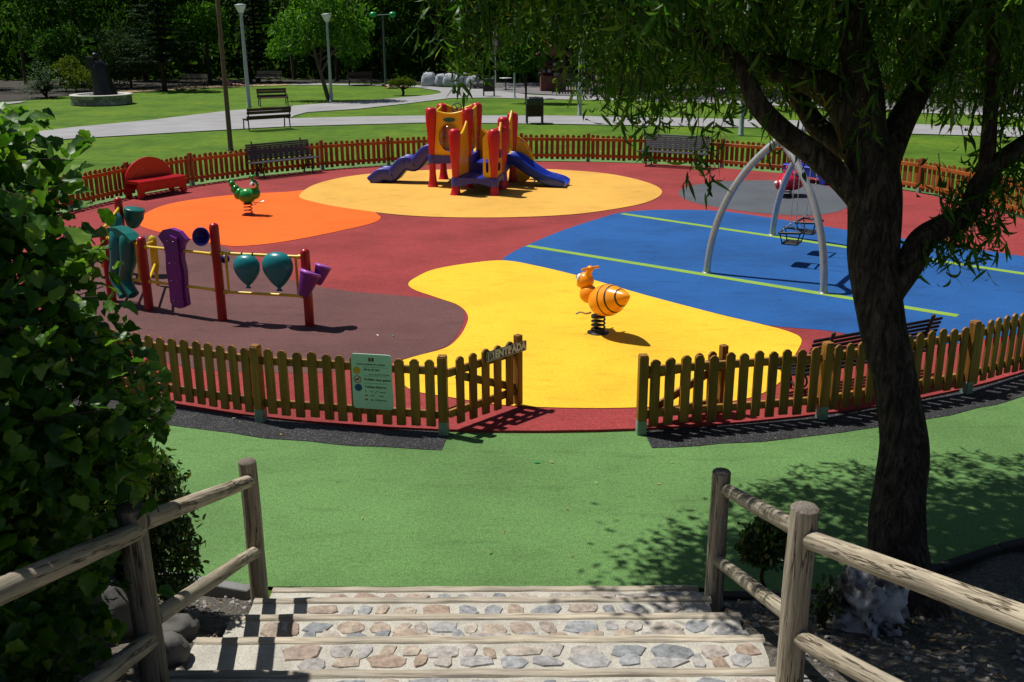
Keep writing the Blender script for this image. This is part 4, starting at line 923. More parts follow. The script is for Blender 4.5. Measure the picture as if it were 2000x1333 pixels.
# ------------------------------------------------------------------ sound and play panels on red posts
SO = Vector((-4.5, 14.6, .034))
sp = empty('music_play_frame', SO, 0, 'zigzag of red posts and yellow tubes carrying drums, balloons and chime panels', 'play frame')
def sw_(x, y): return Vector((x-SO.x, y-SO.y, 0))
RP, MP, P0 = sw_(-2.84, 13.60), sw_(-4.14, 13.88), sw_(-5.38, 14.44)
QP, SPp, YP = sw_(-6.12, 14.95), sw_(-6.55, 16.75), sw_(-5.74, 15.89)
def rpost(p, h, r=.066, mat='redpost'):
    prof = [(r*1.0, -.03), (r, .02), (r, h-r*.9)]+[(r*math.cos(a), h-r*.9+r*.9*math.sin(a)) for a in (.3, .6, .9, 1.2, 1.4)]+[(1e-5, h)]
    return B().lathe(prof, 22).obj('post', mat, sp, loc=p)
rpost(RP, 1.10); rpost(MP, 1.41); rpost(P0, 1.11); rpost(QP, 1.12); rpost(SPp, 1.30)
def bars(P, Q, z1=.98, z2=.40, ends=True, r=.021):
    M, L = frame(P, Q)
    for z in (z1, z2):
        o = B().tube([M @ Vector((.05, 0, z)), M @ Vector((L-.05, 0, z))], r, 12).obj('tube', 'yelbar', sp)
        b = B()
        for x in (.085, L-.085): b.tube([M @ Vector((x-.02, 0, z)), M @ Vector((x+.02, 0, z))], r*1.5, 12)
        b.obj('clamp', 'yelbar', o)
    if ends:
        for x in (.14, L-.14): B().tube([M @ Vector((x, 0, z2)), M @ Vector((x, 0, z1))], r*.85, 10).obj('tube', 'yelbar', sp)
    return M, L
# two balloon drums
M, L = bars(MP, RP, .98, .42)
def balloon(x, y, z, s_, mat='teal_p', sx=1):
    pr = [(1e-5, .31), (.075, .302), (.14, .275), (.19, .225), (.215, .16), (.216, .095), (.196, .025), (.155, -.045), (.108, -.105), (.062, -.152), (.028, -.178), (.024, -.19), (.045, -.215), (.05, -.222), (1e-5, -.222)]
    o = B().lathe([(r*s_, h*s_) for r, h in reversed(pr)], 28, M @ Matrix.Translation((x, y, z)), sx=sx, sy=.62).obj('balloon_drum', mat, sp)
    b = B()
    for t in (-.09, .09): b.torus(M @ Vector((x+t*s_, .0, .98)), .028, .007, M.to_3x3() @ Matrix.Rotation(PI/2, 3, 'Y'), 14, 6)
    b.obj('hook', 'dmetal', o)
balloon(.47, -.05, .71, .90); balloon(.93, -.04, .72, 1.04)
# conical double drum on the end post, blue horn on the middle one
for dx, dy, dz, s_ in ((.02, -.10, 0, 1.1), (.19, .02, .10, .86)):
    Md = Matrix.Translation(RP+Vector((dx, dy, .62+dz))) @ Matrix.Rotation(rad(20), 4, 'Y') @ Matrix.Rotation(rad(-12), 4, 'X')
    o = B().lathe([(.055*s_, -.16*s_), (.075*s_, -.13*s_), (.128*s_, .12*s_), (.136*s_, .14*s_)], 26, Md).obj('drum', 'pur_p', sp)
    B().lathe([(.138*s_, .135*s_), (.140*s_, .155*s_), (.12*s_, .168*s_), (1e-5, .170*s_)], 26, Md).obj('drumhead', 'lpur_p', o)
MT['hornblue'] = m_plain('deep_blue_plastic', (.022, .014, .20), .35, .12, 4)
Mh = Matrix.Translation(MP+Vector((-.16, -.03, 1.22))) @ Matrix.Rotation(rad(78), 4, 'X') @ Matrix.Rotation(rad(-10), 4, 'Y')
B().lathe([(.02, -.22), (.03, -.12), (.05, -.05), (.09, .01), (.125, .04), (.133, .05), (.125, .055), (.095, .02), (.05, -.03), (.02, -.06), (1e-5, -.07)], 28, Mh).obj('horn', 'hornblue', sp)
Mh = Matrix.Translation(MP+Vector((.10, .06, .88))) @ Matrix.Rotation(rad(80), 4, 'X'); B().lathe([(.03, -.06), (.06, -.02), (.062, .02), (1e-5, .03)], 18, Mh).obj('knob', 'hornblue', sp)
# purple chime panel between the left and middle posts
M, L = bars(P0, MP, .96, .44, False)
for s_, y0, y1 in ((1.0, -.05, .03), (.80, -.085, -.05)):
    zt = 1.18 if s_ == 1 else 1.12
    head = [(-.25, .20), (-.15, .295), (0, .33), (.15, .295), (.27, .18), (.19, .10), (.16, .02)] if s_ == 1 else [(-.12, .20), (0, .235), (.12, .20), (.13, .05)]
    body = [(.145*s_, -.1), (.17*s_, -.30), (.15*s_, -.55), (.16*s_, -.79), (.07*s_, -.835), (-.07*s_, -.825), (-.15*s_, -.76), (-.14*s_, -.53), (-.165*s_, -.28), (-.14*s_, -.05), (-.16*s_, .08)]
    poly = [(.62+x, .95+z) for x, z in head+body]
    b = B(); b.prism(poly, y0, y1, M); o = b.obj('chime_panel' if s_ == 1 else 'front_plate', 'pur_p', sp if s_ == 1 else o, bevel=.018, seg=3)
b = B()
for x in (.565, .675):
    for z in (1.10, .78, .52, .22): b.ell(M @ Vector((x, -.087, z)), .008, n=8, m_=6)
b.obj('screw', 'alu', o)
# little yellow post joined behind the left post
M, L = frame(P0, YP); o = B().lathe([(.035, -.03), (.03, .04), (.03, .2), (.062, .32), (.066, .72), (.066, .76), (.045, .81), (1e-5, .825)], 18, sx=1, sy=.6).obj('slim_post', 'yelbar', sp, loc=YP+Vector((0, 0, 0)))
for z in (.72, .36): B().tube([M @ Vector((.05, 0, z+.24 if z > .5 else z)), M @ Vector((L, 0, z))], .02, 10).obj('tube', 'yelbar', sp)
# leaning teal talk tubes between the left post and the one half hidden in the bush
M, L = bars(QP, P0, .99, .42)
for x, ln in ((.36, .0), (.60, .05)):
    pts = spline([M @ Vector((x-.02, .0, 1.12-ln)), M @ Vector((x, -.02, .98)), M @ Vector((x-.03, -.03, .70)), M @ Vector((x-.12, -.05, .42)), M @ Vector((x+.06, -.07, .16+ln))], 5, False)
    B().tube(pts, [.105+.02*math.sin(i*.25) for i in range(len(pts))], 20).obj('talk_tube', 'dteal_p' if ln else 'teal_p', sp)
b = B(); b.prism([(.16, 1.10), (.26, 1.18), (.46, 1.20), (.66, 1.13), (.80, 1.04), (.74, .99), (.5, 1.06), (.3, 1.05)], -.10, .10, M); b.obj('tube_hood', 'dteal_p', sp, bevel=.03, seg=3)
b = B()
for x in (.28, .42, .56, .70): b.torus(M @ Vector((x, 0, .99)), .026, .006, M.to_3x3() @ Matrix.Rotation(PI/2, 3, 'Y'), 12, 6)
b.obj('hook', 'dmetal', sp)
# farther frame behind the bush with a fish-like bell and a green drum
M, L = bars(SPp, QP, 1.12, .55)
b = B(); b.ell(M @ Vector((.42, 0, .86)), (.24, .11, .26), M.to_3x3()); b.obj('bell', 'teal_p', sp)
Md = Matrix.Translation(SPp+Vector((.24, -.02, .98))) @ Matrix.Rotation(rad(12), 4, 'Y'); o = B().lathe([(.05, -.20), (.10, -.16), (.16, -.02), (.165, .10)], 24, Md).obj('drum', 'dteal_p', sp); B().lathe([(.165, .10), (.17, .12), (.15, .135), (1e-5, .138)], 24, Md).obj('drumhead', 'dteal_p', o)
b = B(); b.tube([QP+Vector((-.03, .02, .9)), QP+Vector((-.10, .10, .52))], .05, 12); b.obj('knob', 'yel_p', sp)

# ------------------------------------------------------------------ benches
def play_bench(x, y, rz, label, back, seat, w_=1.22):
    r = empty('play_bench', (x, y, .03), rz, label, 'bench'); n = 24
    pts = [(-w_/2, 0)]+[(-w_/2*math.cos(PI*k/n), .32+.60*math.sin(PI*k/n)) for k in range(n+1)]+[(w_/2, 0), (w_/2-.12, 0), (w_/2-.16, .20), (-w_/2+.16, .20), (-w_/2+.12, 0)]
    o = B().prism(pts, .24, .30).obj('backrest', back, r, bevel=.015)
    b = B()
    for k in range(9): a = PI*(.08+.05*k); b.ell((-w_/2*.62*math.cos(a)-.12, .24, .40+.26*math.sin(a)), .010, n=8, m_=6)
    b.obj('screw', 'alu', o)
    b = B().prism([(-.24, .36), (.22, .36), (.22, .40), (.20, .43), (-.22, .43), (-.26, .41)], -w_/2, w_/2, Matrix.Rotation(PI/2, 4, 'Z')); b.obj('seat', seat, r, bevel=.02)
    b = B().prism([(-w_/2, .02), (-w_/2+.13, .02), (-w_/2+.18, .16), (-.10, .17), (.10, .17), (w_/2-.18, .16), (w_/2-.13, .02), (w_/2, .02), (w_/2, .40), (-w_/2, .40)], -.24, -.18); b.obj('front_panel', seat, r, bevel=.012)
    return r
c = (G(266, 398)+G(345, 372))/2; nrm = Vector((CX-c.x, CY-c.y, 0)).normalized()
rz_ = math.atan2(nrm.y, nrm.x)+PI/2
play_bench(-8.74, 24.90, rz_-.12, 'glossy red toddler bench with a round back against the fence', 'bred_p', 'bred_p', 1.42)
c = G(1585, 357); nrm = Vector((CX-c.x, CY-c.y, 0)).normalized(); play_bench(7.80, 26.55, math.atan2(nrm.y, nrm.x)+PI/2, 'blue toddler bench with a purple back behind the ladybird rider', 'pur_p', 'blu_p', 1.3)

def slat_bench(x, y, rz, label, w_=1.95, mt='gbench', sh=.047):
    r = empty('slatted_bench', (x, y, .03), rz, label, 'bench', 'charcoal slatted benches inside the fence')
    for k in range(8):
        z = .50+k*.052; y_ = .20+k*.016
        B().box((0, y_, z), (w_, .022, sh), Matrix.Rotation(rad(-17), 3, 'X')).obj('back_slat', mt, r, bevel=.005)
    for k in range(6): B().box((0, -.23+k*.076, .415+.006*abs(k-2.5)), (w_+.12, .055, .026)).obj('seat_slat', mt, r, bevel=.005)
    for sx in (-w_/2+.22, w_/2-.22):
        b = B()
        b.tube(spline([(sx, .37, .93), (sx, .25, .55), (sx, .18, .40), (sx, .10, .37), (sx, -.22, .38), (sx, -.26, .33), (sx, -.22, .18), (sx, -.24, .03), (sx, -.28, .01)], 5, False), .020, 8)
        b.tube(spline([(sx, .17, .38), (sx, .13, .24), (sx, .20, .10), (sx, .26, .01)], 5, False), .020, 8)
        b.tube(spline([(sx, -.24, .22), (sx, -.10, .14), (sx, .02, .17), (sx, .13, .26)], 5, False), .013, 8)
        b.torus((sx, -.04, .27), .075, .012, Matrix.Rotation(PI/2, 3, 'Y'), 18, 8)
        b.box((sx, .02, .012), (.03, .56, .018)); b.ell((sx, .375, .935), .024, n=10, m_=8); b.obj('leg_frame', 'dmetal', r)
    return r
def facing(x, y): return math.atan2(CY-y, CX-x)+PI/2
slat_bench(-6.30, 28.22, facing(-6.3, 28.22)+.02, 'charcoal slatted bench before the far fence, behind the caterpillar rider')
slat_bench(4.70, 29.42, facing(4.7, 29.42)-.02, 'charcoal slatted bench before the far fence, under the hanging willow twigs')
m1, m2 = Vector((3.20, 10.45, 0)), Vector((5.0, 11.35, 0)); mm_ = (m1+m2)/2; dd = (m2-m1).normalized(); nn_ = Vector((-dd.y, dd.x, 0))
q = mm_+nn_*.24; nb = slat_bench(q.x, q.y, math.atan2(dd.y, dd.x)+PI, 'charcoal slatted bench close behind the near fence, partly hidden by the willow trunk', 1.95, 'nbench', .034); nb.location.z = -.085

def park_bench(p, rz, label, arms=True, w_=1.8, mt='bwood'):
    r = empty('park_bench', p, rz, label, 'bench', 'park benches on the lawn')
    for z, h in ((.81, .115), (.685, .115), (.49, .15)): B().box((0, .24+(z-.5)*.25, z), (w_, .035, h), Matrix.Rotation(rad(-13), 3, 'X')).obj('back_slat', mt, r, bevel=.006)
    for y_ in (-.22, -.08, .06): B().box((0, y_, .43), (w_, .115, .035)).obj('seat_slat', mt, r, bevel=.006)
    for sx in (-w_/2+.06, w_/2-.06):
        b = B(); b.tube([(sx, .36, .82), (sx, .22, .44), (sx, .26, .02)], .026, 8); b.tube([(sx, .24, .40), (sx, -.26, .40), (sx, -.30, .01)], .026, 8)
        if arms: b.tube([(sx, .28, .62), (sx, -.22, .62), (sx, -.28, .58), (sx, -.27, .40)], .02, 8)
        b.obj('leg', 'dmetal', r)
    return r
def mid(a, b_): return (G(*a)+G(*b_))/2
d = G(566, 249)-G(476, 255); park_bench(mid((478, 255), (566, 250)), math.atan2(d.y, d.x)+PI, 'brown park bench seen from behind, at the edge of the main path', False, 1.85)
d = G(566, 206)-G(506, 210); o = park_bench(mid((506, 209), (562, 207)), 0.40, 'brown park bench with armrests on the lawn beyond the path', True, 1.5)
park_bench(G(378, 172), -.16, 'pale slatted park bench by the sandy path under the fir trees', False, 1.85, 'palewood')
park_bench(G(525, 164.5), -.05, 'pale slatted park bench by the sandy path, behind the bench with armrests', False, 1.75, 'palewood')
park_bench(G(704, 167), .05, 'dark park bench in deep shade beyond the spreading tree', False, 1.6)

# ------------------------------------------------------------------ lamps, poles, bins
def lamp(p, h, label, r0=.085, lean=0):
    r = empty('street_lamp', p, 0, label, 'street lamp', 'grey green park lamps')
    B().lathe([(.12, 0), (.12, .03), (r0*1.05, .06), (r0, 1.1), (r0*.72, h-.52)], 18).obj('pole', 'lampg', r)
    o = B().lathe([(r0*.78, h-.56), (r0*.85, h-.50), (.10, h-.46), (.12, h-.42)], 18).obj('collar', 'lampg', r)
    o = B().lathe([(.11, h-.42), (.13, h-.40), (.275, h-.10), (.28, h-.085)], 24).obj('lamp_shade', 'lampw', r)
    B().lathe([(.285, h-.09), (.29, h-.065), (.25, h-.04), (.10, h-.005), (1e-5, h)], 24).obj('lamp_cap', 'lampg', r)
    return r
lamp(G(487, 211), 4.95, 'tall grey park lamp with a cone shade, nearest the brown pole', .1).rotation_euler = (0, rad(-.4), 0)
lamp(G(647.5, 200), 4.52, 'grey park lamp with a cone shade beside the spreading tree')
lamp(G(1132, 226), 5.6, 'grey park lamp pole rising behind the willow twigs, right of the near bin')
lamp(G(1447, 264), 5.2, 'grey park lamp pole behind the right-hand bench, mostly hidden by twigs', .09)
lamp(G(1860, 243), 5.2, 'grey park lamp pole on the grass strip right of the willow trunk')
lamp(G(1005, 191), 4.6, 'thin dark lamp pole between the two litter bins', .05)
r = empty('globe_lamp', G(753.5, 170), 0, 'dark green lamp post with two green globes before the wood', 'street lamp')
MT['gpole'] = m_plain('green_grey_pole', (.06, .09, .085), .5, .15)
B().lathe([(.10, 0), (.075, .1), (.06, 4.5)], 14).obj('pole', 'gpole', r); B().tube([(-.62, 0, 4.45), (.62, 0, 4.52)], .035, 10).obj('arm', 'gpole', r)
for s_ in (-1, 1): B().ell((s_*.62, 0, 4.50), (.25, .22, .19)).obj('globe', 'lgreen', r)
r = empty('wooden_pole', G(451, 295), 0, 'tall thin brown pole standing just outside the fence', 'pole'); B().lathe([(.085, 0), (.075, 2), (.062, 6.2)], 14).obj('shaft', 'rusty', r); B().lathe([(.10, 0), (.10, .05), (.087, .06)], 14).obj('collar', 'dmetal', r)
def bin_(p, label, s_=1.0):
    r = empty('litter_bin', p, rad(6), label, 'litter bin', 'slatted litter bins by the paths'); w_ = .60*s_; b = B()
    for k in range(11):
        for y_ in (-.2, .2): b.box((-w_/2+.045+k*(w_-.09)/10, y_*s_, .57*s_), (.036, .02, .62*s_))
    for y_ in (-.1, 0, .1):
        for x in (-w_/2, w_/2): b.box((x*.98, y_*s_, .57*s_), (.02, .06, .60*s_))
    b.obj('slats', 'bwood', r); B().box((0, 0, .56*s_), (w_*.86, .33*s_, .58*s_)).obj('liner_box', 'blk', r)
    for x in (-w_/2, w_/2):
        for y_ in (-.16,  .16): B().box((x, y_*s_, .45*s_), (.055, .055, .90*s_)).obj('leg', 'dmetal', r, bevel=.006)
    b = B(); n = 40; ring = []
    for j, (zz, k_) in enumerate(((.70, 1.03), (.82, 1.10), (.93, 1.08), (.985, 1.0), (.965, .90), (.80, .86))):
        for i in range(n):
            a = 2*PI*i/n; c_, q_ = math.cos(a), math.sin(a); f_ = 1/max(abs(c_), abs(q_)); wv = 1+.035*pnoise((a*3, j, s_))+.02*pnoise((a*9, j, 5))
            ring.append((c_*f_*w_/2*k_*wv, q_*f_*.22*s_*k_*wv, (zz+.03*pnoise((a*4, j*2, 1)))*s_))
    b.add(ring, [(j*n+i, j*n+(i+1) % n, (j+1)*n+(i+1) % n, (j+1)*n+i) for j in range(5) for i in range(n)], 0, True); b.obj('bin_bag', 'binbag', r); return r
bin_(G(1044, 241), 'dark slatted litter bin with a black bag at the near edge of the main path', 1.08); bin_(G(955, 188), 'dark slatted litter bin on the far path in front of the white sacks', 1.0)
# ------------------------------------------------------------------ statue in its round stone basin
MT['stone'] = m_island('rough_grey_stones', [(0, (.16, .155, .15)), (.5, (.28, .27, .26)), (1, (.42, .41, .39))], .9, .6, 14)
MT['coping'] = m_plain('pale_coping', (.50, .50, .47), .85, .15, 5, .2, 30)
c = G(200, 203); bs = empty('stone_planter', (c.x, c.y, 0), 0, 'low round stone planter with a pale coping around the bronze statue', 'planter')
b = B(); R_ = 1.52; rs = random.Random(3)
for row in range(3):
    n = 26
    for k in range(n):
        a0, a1 = 2*PI*(k+.5*(row % 2))/n+.008, 2*PI*(k+1+.5*(row % 2))/n-.008; dr = rs.uniform(-.02, .02); z0, z1 = row*.155, row*.155+.148
        vs = []
        for z in (z0, z1):
            for r_ in (R_-.3, R_+dr):
                for a in (a0, (a0+a1)/2, a1): vs.append((r_*math.cos(a), r_*math.sin(a)*.98, z+rs.uniform(-.008, .008)))
        b.add(vs, [(3, 4, 10, 9), (4, 5, 11, 10), (6, 9, 10, 7), (7, 10, 11, 8), (0, 1, 7, 6), (1, 2, 8, 7), (2, 5, 11, 8), (0, 6, 9, 3)])
b.lathe([(R_-.10, 0), (R_-.10, .46)], 40)
b.obj('stone_ring', 'stone', bs)
b = B().lathe([(R_-.34, .40), (R_-.34, .50), (R_+.05, .50), (R_+.06, .47), (R_+.05, .45)], 48); b.obj('coping', 'coping', bs)
b = B().lathe([(R_-.3, .40), (1.0, .44), (.4, .47), (1e-5, .48)], 30); b.obj('soil', 'soil_shade', bs)
st_ = empty('statue', (c.x+.08, c.y, .44), rad(8), 'dark bronze robed figure holding a tablet, rising from the stone planter', 'statue')
n = 28; rings = [(0, .58, .50, .12), (.12, .57, .50, .11), (.5, .50, .44, .06), (.9, .46, .39, .02), (1.25, .46, .38, -.03), (1.5, .43, .34, -.06), (1.68, .36, .29, -.08), (1.82, .22, .20, -.10), (1.85, .10, .10, -.17)]
vs = []
for z, rx, ry, ox in rings:
    for k in range(n):
        a = 2*PI*k/n; f_ = 1+.10*math.sin(a*7+z*.7)*max(0, 1-z/1.9)+.04*math.sin(a*3+z*2)
        vs.append((ox+rx*f_*math.cos(a), ry*f_*math.sin(a), z))
b = B(); b.add(vs, [(i*n+k, i*n+(k+1) % n, (i+1)*n+(k+1) % n, (i+1)*n+k) for i in range(len(rings)-1) for k in range(n)], 0, True); b.add(vs[-n:], [tuple(range(n))])
b.ell((-.19, -.02, 1.97), (.14, .13, .165), n=20); b.ell((-.16, 0, 2.02), (.17, .16, .15), n=20); b.ell((-.30, -.03, 1.93), (.03, .025, .04))
for s_ in (-1, 1):
    b.tube(spline([(-.10, s_*.24, 1.58), (-.22, s_*.30, 1.34), (-.40, s_*.20, 1.30), (-.52, s_*.08, 1.38)], 5, False), [.11]*5+[.095]*5+[.075]*6, 12)
    b.ell((-.55, s_*.08, 1.40), (.07, .04, .045), n=12, m_=8)
    for q in range(4): b.tube([(-.57, s_*.06-.02+q*.014, 1.41+.02*q), (-.62, s_*.05-.02+q*.016, 1.45+.015*q)], .012, 6)
b.obj('figure', 'bronze', st_)
b = B(); b.box((-.42, -.16, 1.66), (.44, .12, .62), Matrix.Rotation(rad(6), 3, 'Y')); b.obj('tablet', 'bronze', st_, bevel=.03, seg=2)

# ------------------------------------------------------------------ people lying on the far lawn
def skin_body(name, joints, edges, radii, mats, parent):
    me = bpy.data.meshes.new(name); me.from_pydata(joints, edges, []); me.materials.append(MT[mats]); o = bpy.data.objects.new(name, me); COL.objects.link(o); o.parent = parent
    sk = o.modifiers.new('skin', 'SKIN'); sk.use_smooth_shade = True
    for v_, r_ in zip(me.skin_vertices[0].data, radii): v_.radius = (r_, r_)
    me.skin_vertices[0].data[0].use_root = True; s_ = o.modifiers.new('s', 'SUBSURF'); s_.levels = s_.render_levels = 1; return o
def lying(p, rz, label, knees, top, legs, prop_up):
    r = empty('person', p, rz, label, 'person'); hz = .42 if prop_up else .20
    J = [(0, 0, .13), (.22, 0, .15 if not prop_up else .22), (.46, 0, .17 if not prop_up else .36), (.56, 0, .17 if not prop_up else .42), (.72, 0, hz+.03 if not prop_up else .50)]
    Rr = [.13, .125, .13, .055, .095]; E = [(0, 1), (1, 2), (2, 3), (3, 4)]
    for s_ in (-1, 1):
        k = len(J); kn = .42 if knees and s_ > 0 else .12
        J += [(-.06, s_*.10, .12), (-.46, s_*.11, kn), (-.86 if kn < .2 else -.72, s_*.11, .08), (-.97 if kn < .2 else -.83, s_*.12, .10)]; Rr += [.095, .065, .042, .035]; E += [(0, k), (k, k+1), (k+1, k+2), (k+2, k+3)]
        k = len(J); J += [(.46, s_*.17, J[2][2]), (.28, s_*.30, .10), (.42, s_*.36, .06), (.50, s_*.36, .05)]; Rr += [.06, .042, .034, .03]; E += [(2, k), (k, k+1), (k+1, k+2), (k+2, k+3)]
    o = skin_body('body', J, E, Rr, 'skin', r)
    z_ = J[4][2]; B().ell((.77, 0, z_), (.12, .095, .10)).obj('hair', 'hair', r)
    b = B(); b.lathe([(.135, -.02), (.145, .12), (.14, .3), (.148, .44), (.10, .52)], 18, Matrix.Translation((0, 0, .14)) @ Matrix.Rotation(PI/2-(.5 if prop_up else 0.05), 4, 'Y')); b.obj('shirt', top, r)
    b = B(); b.ell((-.06, 0, .13), (.17, .19, .125)); b.obj('shorts', legs, r)
    return r
p = G(452, 169); b = B(); n = 12
b.add([(-1.05+2.1*i/n, -.42+.84*j/4, .022+.012*pnoise((i*.7, j*.9, 2))) for j in range(5) for i in range(n+1)], [(j*(n+1)+i, j*(n+1)+i+1, (j+1)*(n+1)+i+1, (j+1)*(n+1)+i) for j in range(4) for i in range(n)], 0, True)
t = b.obj('beach_towel', 'towel', loc=(p.x, p.y, -.02)); t.rotation_euler = (0, 0, rad(176)); tag(t, 'pink beach towel spread on the far lawn under a sunbather', 'towel')
lying(Vector((p.x, p.y, .0)), rad(176), 'sunbather in blue shorts and red top lying on the pink towel', False, 'towel', 'bluecloth', True)
p = G(772, 173); lying(Vector((p.x, p.y, -.03)), rad(168), 'dark haired person in a white shirt lying on the lawn behind the flat-topped shrub', True, 'whitecloth', 'whitecloth', False)

# ------------------------------------------------------------------ white builder's sacks by the wood
rs = random.Random(8)
for k, (qx, w_, h) in enumerate(((838, .95, .84), (862, .82, .76), (880, .92, .80), (903, .95, .86), (924, .85, .70))):
    p = G(qx, 168.5+k*.4); r = empty('builders_sack', p, rs.uniform(-.2, .2), ['white builder\'s sack at the left end of the row by the wood', 'narrow white builder\'s sack, second from the left in the row', 'white builder\'s sack in the middle of the row by the wood', 'tall white builder\'s sack, fourth from the left in the row', 'slumped grey-white builder\'s sack at the right end of the row'][k], 'sack', 'white sacks by the wood')
    n = 32; vs = []; prof = [(.46, 0), (.53, .10), (.54, .35), (.50, .6), (.43, .82), (.33, .96), (.20, 1.04), (.05, 1.02)]
    for j, (rr, zz) in enumerate(prof):
        for i in range(n):
            a = 2*PI*i/n; c_, s_ = math.cos(a), math.sin(a); sq = (abs(c_)**4+abs(s_)**4)**-.25; wv = 1+.07*pnoise((a*1.5, j*.8, k*5))
            vs.append((c_*sq*rr*w_*wv, s_*sq*rr*w_*.9*wv, zz*h+.06*pnoise((a*2, j, k*7))*(zz > .5)))
    B().add(vs, [(j*n+i, j*n+(i+1) % n, (j+1)*n+(i+1) % n, (j+1)*n+i) for j in range(len(prof)-1) for i in range(n)], 0, True).obj('sack', 'bagw', r)
    b = B()
    for a in (.78, 2.36, 3.93, 5.5): b.tube(spline([(.46*w_*math.cos(a), .42*w_*math.sin(a), h*.75), (.50*w_*math.cos(a), .46*w_*math.sin(a), h*1.02), (.36*w_*math.cos(a+.3), .34*w_*math.sin(a+.3), h*1.05)], 4, False), .018, 6)
    b.obj('loop', 'gbench', r)
p = G(936, 173); b = B()
for k in range(26): b.add([(Vector(v)*rs.uniform(.12, .24) @ Matrix.Rotation(rs.uniform(0, 6), 3, 'Z'))+Vector((rs.gauss(0, .28), rs.gauss(0, .22), rs.uniform(.02, .32))) for v in ico], icf)
tag(b.obj('rubble_heap', 'stone', loc=p), 'low heap of grey rubble beside the last sack', 'rubble')

# ------------------------------------------------------------------ far right: palings, stall, parasol
def paling(P, Q, h, label, spc=.17):
    M, L = frame(P, Q); r = empty('paling_fence', P, math.atan2(Q.y-P.y, Q.x-P.x), label, 'fence'); n = int(L/spc); b = B()
    for k in range(n): b.box((k*spc+.05, 0, h/2+random.uniform(-.01, .01)), (.085, .022, h-.08))
    b.obj('palings', 'paling', r); b = B()
    for z in (.22, h-.12): b.box((L/2, .035, z), (L, .04, .07))
    b.box((L/2, -.005, h-.02), (L, .09, .04)); b.obj('rail', 'paling', r)
    for k in range(int(L/2.4)+1): B().box((min(L-.05, k*2.4), .06, h/2), (.09, .09, h+.06)).obj('post', 'paling', r)
paling(Vector((2.8, 60.4, 0)), Vector((16.5, 55.6, 0)), 1.15, 'dark wooden paling fence along the far paving, behind the near bin')
paling(Vector((16.9, 55.4, 0)), Vector((40, 45.5, 0)), 1.2, 'grey wooden paling fence seen through the right side of the willow')
p = G(1062, 178); r = empty('brick_stall', (p.x, p.y, 0), rad(4), 'small red brick stall with shelves under the trees beside the palings', 'stall')
b = B(); b.box((.55, 0, .45), (1.5, .8, .9)); b.obj('counter', 'brick', r, bevel=.01)
b = B(); b.box((.55, .38, 1.35), (1.6, .06, .9)); b.obj('back_wall', 'bwood', r)
for z in (1.05, 1.45): B().box((.35, .2, z), (1.3, .34, .05)).obj('shelf', 'brick', r)
for x in (-.15, 1.2): B().box((x, -.3, 1.15), (.12, .12, 2.3)).obj('post', 'bwood', r)
b = B(); b.prism([(-.5, 2.2), (.55, 2.75), (1.6, 2.2), (1.6, 2.12), (-.5, 2.12)], -.8, .8); b.obj('roof', 'brick', r)
for x, z, w_, m_ in ((.0, 1.17, .22, 'bagw'), (.35, 1.18, .25, 'palegrey'), (.7, 1.57, .3, 'bagw'), (.1, 1.56, .2, 'brick'), (.75, .98, .34, 'palegrey')):
    b = B(); b.lathe([(w_*.4, -.10), (w_*.5, -.04), (w_*.46, .06), (w_*.2, .11), (1e-5, .12)], 12); o = b.obj('goods_sack', m_, loc=r.matrix_basis @ Vector((x, .15 if z > 1 else -.1, z)))
    tag(o, {(.0): 'white bag on the lower shelf of the brick stall', .35: 'pale bag on the lower shelf of the brick stall, right of the white one', .7: 'white bag on the upper shelf of the brick stall', .1: 'reddish bag on the upper shelf of the brick stall', .75: 'pale bag on the counter of the brick stall'}[x], 'bag', 'bags in the brick stall')
p = G(968, 166); r = empty('closed_parasol', (p.x, p.y, 0), 0, 'closed pale parasol on a white pole among the trees by the sacks', 'parasol')
B().lathe([(.04, 0), (.04, 3.2)], 10).obj('pole', 'wht', r)
vs = []; n = 24; pf = [(.07, 1.55), (.16, 1.9), (.24, 2.4), (.20, 3.0), (.10, 3.6), (.03, 3.75)]
for j, (rr, z) in enumerate(pf):
    for i in range(n): a = 2*PI*i/n; f_ = 1+.25*math.sin(a*6); vs.append((rr*f_*math.cos(a)-.12*(3.2-z), rr*f_*math.sin(a), z))
B().add(vs, [(j*n+i, j*n+(i+1) % n, (j+1)*n+(i+1) % n, (j+1)*n+i) for j in range(len(pf)-1) for i in range(n)], 0, True).obj('canopy', 'palegrey', r)
p = G(988, 176); r = empty('cafe_table', (p.x, p.y, 0), 0, 'small pale round table on the shaded paving behind the far bin', 'table'); B().lathe([(.02, .70), (.40, .70), (.40, .73), (1e-5, .735)], 20).obj('table_top', 'lampw', r); B().lathe([(.25, 0), (.2, .03), (.035, .05), (.03, .70)], 14).obj('leg', 'dmetal', r)

